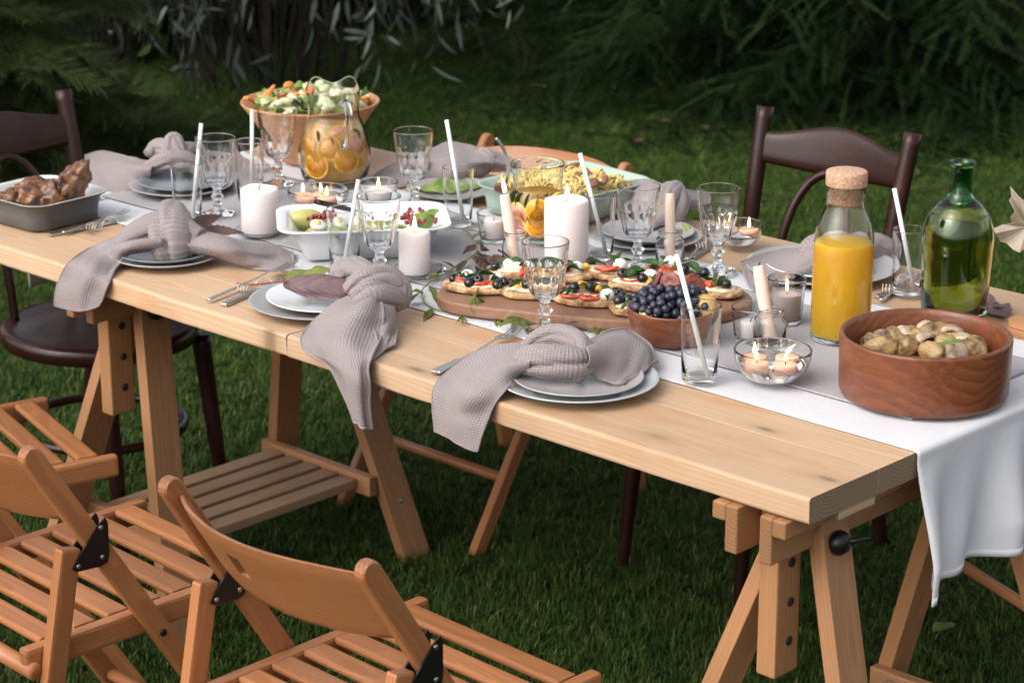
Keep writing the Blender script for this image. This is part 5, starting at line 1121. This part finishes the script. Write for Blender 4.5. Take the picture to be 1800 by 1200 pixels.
leaf_at('lettuce_leaf', PD(640, 182, depth(sb) - .02) - ms.location, PD(642, 150, depth(sb) - .02) - ms.location, .02, 'basil', ms, roll=0)
utensil('salad_server', P(516, 178, sb.z + .150), P(545, 200, sb.z + .125), .0085, 'dark', 'dark brown handle of a salad server on the salad bowl rim', 'server')

# ------------------------------------------------------------------ napkins
def W3(p): return Py(p[0], p[1], p[2][1]) if isinstance(p[2], tuple) else T(p[0], p[1], p[2])
def H_(v): return ('y', -v)
def napkin(label, lofts, tubes, seed):
    V = []; Fc = []; UV = []
    for rails, k, amp in lofts:
        pl = lambda u, v, k=k, amp=amp: amp * math.sin(v * PI * k + 1.2 * math.sin(u * 2.5) + seed) * (1 - .55 * u) * min(1, .25 + 4 * min(v, 1 - v))
        v, f, uv = loft([[W3(p) for p in r] for r in rails], 44, 34, pl, seed, .0035)
        n = len(V); V += v; Fc += [tuple(i + n for i in q) for q in f]; UV += [(a + seed * .1, b) for a, b in uv]
        hem = [v[i * 34] for i in range(10, 44)] + [v[43 * 34 + j] for j in range(1, 34)] + [v[i * 34 + 33] for i in range(42, 9, -1)]      # stitched hem
        hv, hf, huv = tube(hem, .0015, smooth_path=False, seg=7); n = len(V); V += hv; Fc += [tuple(i + n for i in q) for q in hf]; UV += huv
    for ti, tp in enumerate(tubes):
        pts = [W3(p) for p in tp]; rad = [p[3] for p in tp]
        rip = lambda th, q, ti=ti: 1.06 - .34 * (1 - abs(math.sin(1.5 * th + 1.6 * q + ti))) ** 4 - .14 * (1 - abs(math.sin(2.5 * th - 2.0 * q + seed))) ** 4
        v, f, uv = tube(pts, rad, n=34, seg=44, rip=rip, ell=.80)
        n = len(V); V += v; Fc += [tuple(i + n for i in q) for q in f]; UV += uv
    o0 = sum(V, Vector()) / len(V); o0.z = TZ; V = [p - o0 for p in V]
    o = mk('napkin', V, Fc, MT['napkin'], None, uv=UV, loc=o0); solidify(o, .0016, 0); return tag(o, label, 'napkin', 'mauve linen napkins tied in a knot')
napkin('knotted napkin on the front plate with a tail over the table edge', [
    ([[(935, 606, .050), (885, 607, .042), (835, 620, .022), (790, 652, .008), (765, 682, H_(.008)), (761, 720, H_(.014)), (765, 757, H_(.018))],
      [(935, 622, .062), (888, 622, .055), (845, 640, .034), (805, 668, .012), (785, 700, H_(.018)), (780, 735, H_(.024)), (782, 766, H_(.026))],
      [(932, 636, .058), (895, 642, .048), (860, 664, .030), (832, 692, .010), (815, 722, H_(.016)), (807, 750, H_(.022)), (805, 779, H_(.024))],
      [(928, 652, .030), (908, 664, .026), (888, 684, .020), (870, 708, H_(.006)), (857, 735, H_(.014)), (846, 765, H_(.018)), (838, 793, H_(.020))]], 2.6, .006),
    ([[(1022, 600, .062), (1060, 583, .055), (1105, 580, .040), (1140, 602, .028), (1156, 634, .020)],
      [(1028, 615, .072), (1070, 600, .062), (1110, 604, .048), (1135, 622, .034), (1142, 642, .022)],
      [(1030, 635, .066), (1066, 632, .055), (1100, 640, .040), (1118, 650, .030), (1120, 660, .022)],
      [(1030, 655, .030), (1052, 664, .026), (1078, 672, .024), (1092, 674, .024), (1098, 672, .0235)]], 2.2, .007)],
    [[(905, 640, .036, .016), (935, 632, .050, .029), (972, 634, .052, .033), (1015, 636, .050, .028), (1048, 630, .044, .016)],
     [(1012, 664, .022, .014), (1024, 640, .046, .020), (1020, 608, .064, .022), (985, 592, .068, .021), (948, 597, .060, .017), (922, 614, .046, .011)]], 1)
napkin('knotted napkin hanging over the table edge beside the ribbed charger', [
    ([[(612, 520, .052), (580, 538, .045), (548, 566, .022), (530, 592, H_(.006)), (538, 616, H_(.016)), (575, 642, H_(.022)), (600, 690, H_(.026)), (622, 742, H_(.028))],
      [(636, 524, .066), (610, 540, .060), (580, 572, .034), (568, 602, H_(.020)), (580, 632, H_(.034)), (604, 660, H_(.042)), (616, 700, H_(.044)), (632, 748, H_(.042))],
      [(655, 528, .066), (645, 548, .058), (630, 582, .030), (622, 612, H_(.016)), (628, 640, H_(.034)), (632, 668, H_(.048)), (634, 706, H_(.044)), (642, 752, H_(.040))],
      [(672, 530, .060), (676, 556, .046), (672, 586, .022), (655, 622, H_(.004)), (648, 645, H_(.018)), (648, 672, H_(.026)), (650, 708, H_(.028)), (654, 753, H_(.026))]], 3.0, .007),
    ([[(655, 520, .060), (690, 540, .040), (697, 575, .016), (694, 606, .008)], [(650, 535, .055), (675, 560, .040), (680, 590, .018), (675, 615, .006)], [(640, 545, .045), (655, 572, .030), (664, 606, .014), (655, 632, .004)]], 1.6, .004)],
    [[(588, 496, .040, .014), (597, 480, .056, .022), (622, 473, .066, .024), (655, 486, .066, .018)],
     [(612, 512, .050, .016), (640, 492, .070, .024), (678, 488, .070, .026), (705, 508, .050, .022), (706, 534, .030, .015)],
     [(622, 530, .052, .020), (652, 518, .062, .028), (690, 524, .046, .024), (700, 542, .026, .014)]], 2)
napkin('knotted napkin with a hanging tail on the third plate from the front', [
    ([[(285, 404, .058), (215, 415, .045), (160, 434, .016), (125, 457, H_(.004)), (104, 492, H_(.015)), (96, 537, H_(.019))],
      [(285, 416, .062), (222, 424, .056), (180, 444, .026), (148, 468, H_(.014)), (130, 505, H_(.028)), (122, 544, H_(.030))],
      [(285, 428, .052), (228, 436, .048), (196, 456, .020), (172, 482, H_(.010)), (158, 515, H_(.022)), (150, 545, H_(.026))],
      [(285, 440, .034), (230, 448, .028), (207, 466, .014), (192, 494, H_(.006)), (182, 520, H_(.014)), (173, 538, H_(.018))]], 2.4, .006),
    ([[(322, 400, .052), (385, 413, .045), (432, 428, .030), (480, 430, .018), (514, 444, .008)],
      [(325, 414, .056), (392, 426, .055), (440, 440, .038), (485, 444, .020), (516, 456, .007)],
      [(325, 428, .050), (394, 442, .042), (440, 456, .022), (482, 460, .012), (514, 466, .006)],
      [(325, 442, .028), (392, 453, .018), (436, 470, .004), (478, 474, .0045), (508, 470, .004)]], 2.6, .0065)],
    [[(208, 432, .036, .016), (238, 412, .055, .027), (275, 400, .066, .036), (315, 405, .062, .034), (352, 420, .050, .022)],
     [(308, 450, .018, .036), (306, 430, .040, .047), (304, 402, .062, .047), (306, 378, .058, .034)]], 3)
napkin('knotted napkin with upright loops on the far left plates', [
    ([[(270, 282, .055), (228, 276, .050), (182, 266, .034), (150, 273, .018)], [(268, 294, .060), (225, 290, .045), (182, 288, .026), (152, 296, .010)], [(266, 306, .040), (226, 314, .025), (185, 322, .010), (160, 326, .004)], [(264, 316, .020), (228, 334, .008), (200, 346, .004), (176, 352, .004)]], 2.2, .006),
    ([[(330, 262, .068), (372, 262, .055), (420, 276, .034), (460, 292, .016)], [(334, 282, .066), (378, 290, .048), (422, 306, .026), (458, 316, .010)], [(332, 300, .030), (378, 322, .014), (418, 344, .004), (452, 342, .004)]], 2.4, .007)],
    [[(258, 298, .045, .016), (290, 284, .062, .026), (325, 284, .060, .026), (350, 296, .045, .016)], [(262, 272, .066, .014), (276, 258, .080, .018), (296, 262, .082, .018), (318, 282, .060, .014)], [(293, 275, .07, .012), (300, 248, .098, .014), (309, 246, .100, .014), (316, 270, .075, .014)], [(322, 282, .06, .014), (330, 262, .076, .018), (345, 268, .066, .016), (350, 290, .04, .012)]], 4)
napkin('knotted napkin beside the green leafy plate near the folding chair', [
    ([[(748, 268, .060), (790, 252, .066), (830, 258, .060), (868, 272, .050)], [(746, 284, .060), (790, 272, .070), (832, 278, .062), (866, 286, .050)], [(746, 300, .034), (786, 298, .045), (830, 298, .040), (862, 298, .030)], [(748, 312, .016), (784, 320, .016), (828, 316, .016), (858, 304, .016)]], 2.0, .006),
    ([[(756, 268, .058), (718, 278, .042), (680, 294, .020), (652, 314, .005)], [(752, 286, .056), (722, 296, .036), (690, 308, .014), (662, 322, .004)], [(750, 308, .016), (726, 322, .006), (700, 330, .004), (672, 332, .004)]], 1.8, .006),
    ([[(850, 264, .056), (880, 270, .050), (906, 282, .040)], [(852, 284, .056), (880, 284, .048), (905, 292, .036)], [(850, 298, .030), (880, 300, .026), (903, 302, .024)]], 1.4, .004)],
    [[(842, 292, .034, .014), (850, 274, .052, .018), (862, 284, .046, .014)]], 5)
napkin('knotted napkin on the plates behind the middle goblets', [
    ([[(1178, 330, .064), (1140, 316, .062), (1105, 318, .048), (1076, 338, .028)], [(1180, 348, .070), (1140, 338, .066), (1105, 344, .048), (1080, 356, .028)], [(1182, 370, .055), (1140, 372, .048), (1108, 374, .036), (1086, 378, .026)], [(1182, 392, .024), (1142, 400, .023), (1112, 398, .023), (1090, 390, .023)]], 2.2, .007),
    ([[(1182, 336, .060), (1212, 334, .052), (1240, 342, .034)], [(1184, 354, .062), (1212, 350, .050), (1240, 356, .030)], [(1184, 376, .034), (1212, 368, .028), (1236, 366, .024)]], 1.6, .005)],
    [[(1168, 388, .028, .014), (1170, 350, .064, .022), (1188, 332, .070, .020), (1196, 360, .050, .017), (1186, 388, .028, .012)]], 6)
napkin('knotted napkin half hidden behind the juice carafe', [
    ([[(1442, 412, .060), (1405, 436, .044), (1355, 444, .030), (1302, 462, .020)], [(1440, 432, .066), (1402, 452, .046), (1355, 460, .030), (1308, 478, .014)], [(1440, 455, .048), (1398, 474, .030), (1356, 484, .018), (1316, 498, .008)], [(1440, 474, .024), (1392, 488, .022), (1356, 502, .006), (1326, 513, .004)]], 2.2, .006),
    ([[(1480, 416, .060), (1520, 408, .054), (1550, 413, .044), (1578, 428, .024)], [(1482, 434, .062), (1522, 426, .052), (1552, 432, .036), (1576, 440, .018)], [(1482, 452, .030), (1524, 448, .026), (1552, 456, .012), (1572, 458, .005)]], 1.8, .005)],
    [[(1412, 455, .036, .014), (1430, 436, .055, .026), (1470, 430, .062, .030), (1500, 436, .050, .020)]], 7)

# ------------------------------------------------------------------ cutlery
def fork(hp, tp, label, dz=.004):
    a = T(hp[0], hp[1], dz); b = T(tp[0], tp[1], dz + .006); X = b - a; L = X.length; X.normalize(); Z = Vector((0, 0, 1)); Z = (Z - X * X.z).normalized(); Y = Z.cross(X); k = L / .19
    def w3(p): return X * p[0] * k + Y * p[1] + Z * p[2]
    parts = []
    v, f, _ = tube([(0, 0, .001), (.05, 0, .001), (.10, 0, .002), (.128, 0, .004), (.142, 0, .003)], [.0050, .0045, .0030, .0026, .0055], n=24, seg=10, ell=.45); parts.append((v, f))
    v, f, _ = tube([(.136, 0, .003), (.143, 0, .002), (.152, 0, .001)], [.004, .0105, .0112], n=8, seg=14, ell=.14); parts.append((v, f))
    for i in range(4):
        y = -.0092 + i * .0061; v, f, _ = tube([(.148, y, .001), (.165, y, -.001), (.180, y * .97, .002), (.190, y * .95, .005)], [.0019, .0017, .0014, .0008], n=12, seg=6); parts.append((v, f))
    V, Fc = merge(parts); o = mk('fork', [w3(p) for p in V], Fc, MT['steel'], None, loc=a); return tag(o, label, 'fork', 'steel forks')
def knife(hp, tp, label, dz=.004):
    a = T(hp[0], hp[1], dz); b = T(tp[0], tp[1], dz); d = b - a; t = thing('knife', a, label, 'knife', 'steel knives')
    beam('handle', (0, 0, 0), d * .48, .013, .0065, MT['dsteel'], t, bev=.002); beam('blade', d * .47, d, .016, .0018, MT['steel'], t, bev=.0008); return t
def twine(px, py, label, dz=.006, r=.013, n=4, ax=(1, 0, 0)):
    c = T(px, py, dz); pts = []; X = Vector(ax).normalized(); Y = Vector((0, 0, 1)).cross(X)
    for i in range(n * 12 + 1): a = 2 * PI * i / 12; pts.append(X * (-.012 + .024 * i / (n * 12)) + Y * math.cos(a) * r + Vector((0, 0, .004 + math.sin(a) * .007)))
    pts += [pts[-1] + Y * .01 + Vector((0, 0, .008)), pts[-1] + Y * .03 + X * .01 + Vector((0, 0, .012)), pts[-1] + Y * .02 + X * .03 + Vector((0, 0, -.002))]
    v, f, _ = tube(pts, .0011, n=len(pts) * 2, seg=6); o = mk('twine_tie', v, f, MT['twine'], None, loc=c); return tag(o, label, 'twine', 'twine ties round the cutlery')
fork((770, 656), (913, 577), 'fork under the front napkin with tines behind it', .006); knife((762, 654), (860, 612), 'flat knife handle poking out left of the front napkin', .005)
fork((366, 528), (517, 462), 'fork lying left of the ribbed charger under a leaf', .006); knife((393, 536), (520, 480), 'knife beside the fork left of the ribbed charger', .004); twine(432, 510, 'striped twine round the cutlery by the ribbed charger', ax=(1, .4, 0))
fork((110, 409), (224, 372), 'fork beside the chicken dish', .008); knife((86, 413), (220, 386), 'knife beside the chicken dish', .004); twine(165, 402, 'twine round the cutlery by the chicken dish', ax=(1, .5, 0))
fork((1208, 456), (1262, 398), 'fork lying right of the plates behind the middle goblet', .006); knife((1216, 454), (1270, 420), 'knife beside the fork behind the right goblets', .004); twine(1232, 436, 'twine round the cutlery behind the right goblets', ax=(1, 1, 0))
fork((1548, 528), (1612, 480), 'fork right of the large grey plate by the bottle', .006); knife((1540, 522), (1640, 492), 'knife in front of the green bottle', .004); twine(1562, 512, 'silvery twine loops right of the juice carafe', r=.018, ax=(1, .6, 0))
fork((505, 318), (455, 284), 'fork near the goblet by the salad bowl', .010)

# ------------------------------------------------------------------ leaves and vine
def single(name, base, tip, W, mat, label, cat='leaf', group=None, **kw):
    b = W3(base); tp = W3(tip); o = leaf_at(name, b, tp, W, mat, None, b, **kw); o.location = b; solidify(o, .0006); return tag(o, label, cat, group)
single('purple_leaf', (498, 500, .046), (668, 521, .036), .070, 'purpleleaf', 'dull purple leaf lying on the white plate', wav=.05, seed=2, roll=-.35, cup=.14, bend=.02, n=20, shape=.7)
single('purple_leaf', (600, 504, .046), (650, 518, .036), .045, 'purpleleaf', 'purple leaf tucked under the napkin on the white plate', wav=.08, seed=5, roll=-.2, bend=.1)
single('olive_leaf', (498, 490, .018), (600, 478, .060), .034, 'greenleaf', 'olive green leaf edge above the white plate', wav=.1, seed=3, roll=-.7, bend=-.05)
b = T(416, 497, .014); v, f, _ = tube([Vector((0, 0, 0)), T(450, 500, .016) - b, T(505, 492, .024) - b, T(560, 478, .040) - b], [.0018, .0016, .0015, .0012], n=20, seg=6); o = mk('leaf_stalk', v, f, MT['redstem'], None, loc=b); tag(o, 'thin red leaf stalk over the cutlery by the ribbed charger', 'stalk')
single('brown_leaf', (330, 398, .030), (393, 376, .040), .028, 'brownleaf', 'toothed dark brown leaf standing behind the third napkin', serr=.35, n=16, roll=-1.0, bend=.08, seed=4)
single('brown_leaf', (345, 405, .024), (428, 406, .028), .026, 'brownleaf', 'toothed brown leaf lying flat beside the third napkin', serr=.35, n=16, roll=-.8, bend=.06, seed=6)
single('green_leaf', (735, 336, .020), (862, 322, .024), .055, 'lettuce', 'large light green leaf on the plate right of the jug', wav=.05, seed=7, bend=.03, roll=-.25)
single('green_leaf', (1200, 392, .030), (1220, 412, .024), .016, 'lettuce', 'small green leaf on the plates behind the middle goblet', seed=8)
single('green_leaf', (722, 530, .012), (738, 508, .028), .026, 'basil', 'small dark green leaf right of the hanging napkin', seed=9, roll=.5)
single('grey_leaf', (985, 575, .020), (1016, 558, .030), .024, 'purpleleaf', 'grey leaf tip behind the front napkin knot', seed=10, serr=.3, roll=.4)
vs_ = [(782, 404, .010), (810, 402, .016), (830, 415, .020), (838, 440, .022), (822, 455, .020), (790, 475, .016), (748, 502, .012), (742, 522, .008), (757, 540, .005), (790, 550, .004), (850, 557, .004), (905, 566, .005), (960, 573, .006), (1020, 574, .006), (1075, 572, .005), (1100, 576, .004)]
b = T(742, 522, 0); vt = thing('vine_garland', b, 'leafy vine trailing round the left end of the bruschetta board', 'vine'); v, f, _ = tube([W3(p) - b for p in vs_], [.0010, .0013, .0015, .0016, .0016, .0016, .0015, .0016, .0017, .0017, .0017, .0016, .0016, .0015, .0013, .001], n=90, seg=8); mk('stem', v, f, MT['vine'], vt)
def vleaf(b0, t0, W, mat, **kw): leaf_at('leaf', W3(b0), W3(t0), W, mat, vt, b, **kw)
for (b0, t0, W, mt, rl) in [((838, 446, .022), (880, 452, .050), .026, 'brownleaf', .4), ((832, 452, .020), (875, 470, .036), .030, 'brownleaf', .1), ((845, 440, .024), (862, 425, .060), .022, 'brownleaf', .8), ((868, 448, .030), (890, 475, .022), .022, 'brownleaf', -.5), ((820, 458, .018), (800, 470, .030), .014, 'brownleaf', 0), ((835, 470, .012), (870, 490, .026), .022, 'brownleaf', .3), ((830, 420, .020), (858, 398, .034), .026, 'greenleaf', .5), ((815, 405, .016), (842, 402, .022), .012, 'greenleaf', .3), ((790, 476, .014), (815, 484, .026), .012, 'greenleaf', 0), ((800, 472, .014), (780, 455, .030), .010, 'brownleaf', 0), ((757, 505, .012), (770, 520, .016), .016, 'greenleaf', .2), ((880, 455, .045), (912, 470, .030), .022, 'brownleaf', .2), ((875, 440, .045), (905, 452, .045), .02, 'brownleaf', .7), ((770, 488, .014), (752, 478, .022), .016, 'greenleaf', .3), ((745, 515, .010), (726, 508, .020), .018, 'greenleaf', .2), ((760, 543, .006), (744, 556, .010), .014, 'greenleaf', 0), ((960, 573, .008), (985, 582, .016), .016, 'greenleaf', .2), ((1020, 574, .008), (1046, 566, .02), .018, 'greenleaf', .3), ((838, 432, .022), (818, 436, .035), .016, 'brownleaf', .4), ((870, 560, .006), (880, 574, .008), .012, 'greenleaf', 0)]:
    vleaf(b0, t0, W, mt, roll=rl, wav=.06, seed=W * 100, bend=.2)
for (c, L_, angs, dz, tz) in (((836, 522), 34, (100, 70, 130, 35, 265, 160), .040, .010), ((908, 556), 32, (20, 50, 150, 100, -15), .018, .008), ((1062, 574), 28, (20, 160, 60, 120), .012, .005), ((812, 556), 12, (80, 40, 130), .008, .004)):
    for a in angs: vleaf((c[0], c[1], dz), (c[0] + L_ * math.cos(R(a)), c[1] + L_ * .85 * math.sin(R(a)), dz if math.sin(R(a)) < 0 else tz + .008), L_ * .00042, 'greenleaf', roll=R(a) * .2, bend=.12, seed=a, serr=.15)
# autumn leaves and a small board at the right edge
def maple(name, pts, mat, label, c, thick=.0007):
    V = [c] + pts; n = len(pts); Fc = [(0, i + 1, (i + 1) % n + 1) for i in range(n)]; o0 = c.copy(); o = mk(name, [p - o0 for p in V], Fc, MT[mat], None, smooth=False, loc=o0); solidify(o, thick); return tag(o, label, 'leaf')
dl = depth(P(1745, 545, TZ)) ; outl = [(1746, 402), (1762, 395), (1778, 392), (1776, 382), (1785, 372), (1774, 352), (1778, 345), (1776, 328), (1790, 345), (1800, 352), (1815, 340), (1830, 365), (1850, 372), (1846, 395), (1862, 415), (1838, 430), (1822, 445), (1806, 432), (1792, 444), (1780, 438), (1770, 428), (1758, 424), (1750, 410)]
maple('dried_leaf', [PD(x, y, dl + .02 * math.sin(i * 1.3)) for i, (x, y) in enumerate(outl)], 'paleleaf', 'pale dried lobed leaf at the right edge beside the green bottle', PD(1806, 398, dl + .012))
p0 = PD(1810, 410, dl + .006); p1 = P(1835, 560, TZ + .003); v, f, _ = tube([Vector((0, 0, 0)), (p1 - p0) * .5 + Vector((.01, 0, 0)), p1 - p0], .0018, n=12, seg=6); o = mk('leaf_stalk', v, f, MT['redstem'], None, loc=p0); tag(o, 'stalk holding up the pale dried leaf at the right edge', 'stalk')
outl = [(1716, 520), (1736, 513), (1748, 522), (1750, 530), (1757, 533), (1752, 540), (1768, 541), (1775, 532), (1779, 545), (1770, 553), (1766, 556), (1745, 553), (1725, 545), (1710, 535)]
maple('purple_leaf', [T(x, y, .004 + .008 * abs(math.sin(i * 1.7))) for i, (x, y) in enumerate(outl)], 'purpleleaf', 'lobed purple leaf lying behind the wooden bowl at the right', T(1742, 538, .006))
t = thing('wooden_box', P(1838, 592, TZ), 'pale wooden box cut off by the right edge', 'box', rotz=R(-4)); 
for zz, tk, k in ((.0, .016, 1.0), (.0165, .012, .97)):
    rg = rring(Vector((0, 0, 0)), Vector((.055 * k, 0, 0)), Vector((0, .045 * k, 0)), .014); n = len(rg); V = [p + Vector((0, 0, zz)) for p in rg] + [p + Vector((0, 0, zz + tk)) for p in rg]; Fc = [tuple(range(n))[::-1], tuple(range(n, 2 * n))] + [(i, (i + 1) % n, n + (i + 1) % n, n + i) for i in range(n)]; mk('box_base' if zz == 0 else 'box_lid', V, Fc, MT['bowlwood'], t, smooth=False)
# leaves fallen on the lawn
for i, (x, y, mt_, lb) in enumerate(((385, 912, 'greenleaf', 'yellowish leaf fallen on the grass behind the slatted shelf'), (1120, 250, 'brownleaf', 'brown leaf fallen on the lawn left of the curved chair back'), (960, 152, 'paleleaf', 'pale fallen leaf on the far lawn'), (1235, 222, 'brownleaf', 'small brown leaf on the lawn before the spruce'), (1640, 1108, 'greenleaf', 'leaf in the grass under the right end of the table'), (1180, 215, 'brownleaf', 'brown leaf lying before the left hand spruce'))):
    p = P(x, y, .035); a = i * 1.9; o = leaf_at('fallen_leaf', p, p + Vector((.06 * math.cos(a), .06 * math.sin(a), .012)), .035, mt_, None, p, wav=.08, seed=i, bend=.2); o.location = p; tag(o, lb, 'leaf', 'leaves fallen on the lawn')
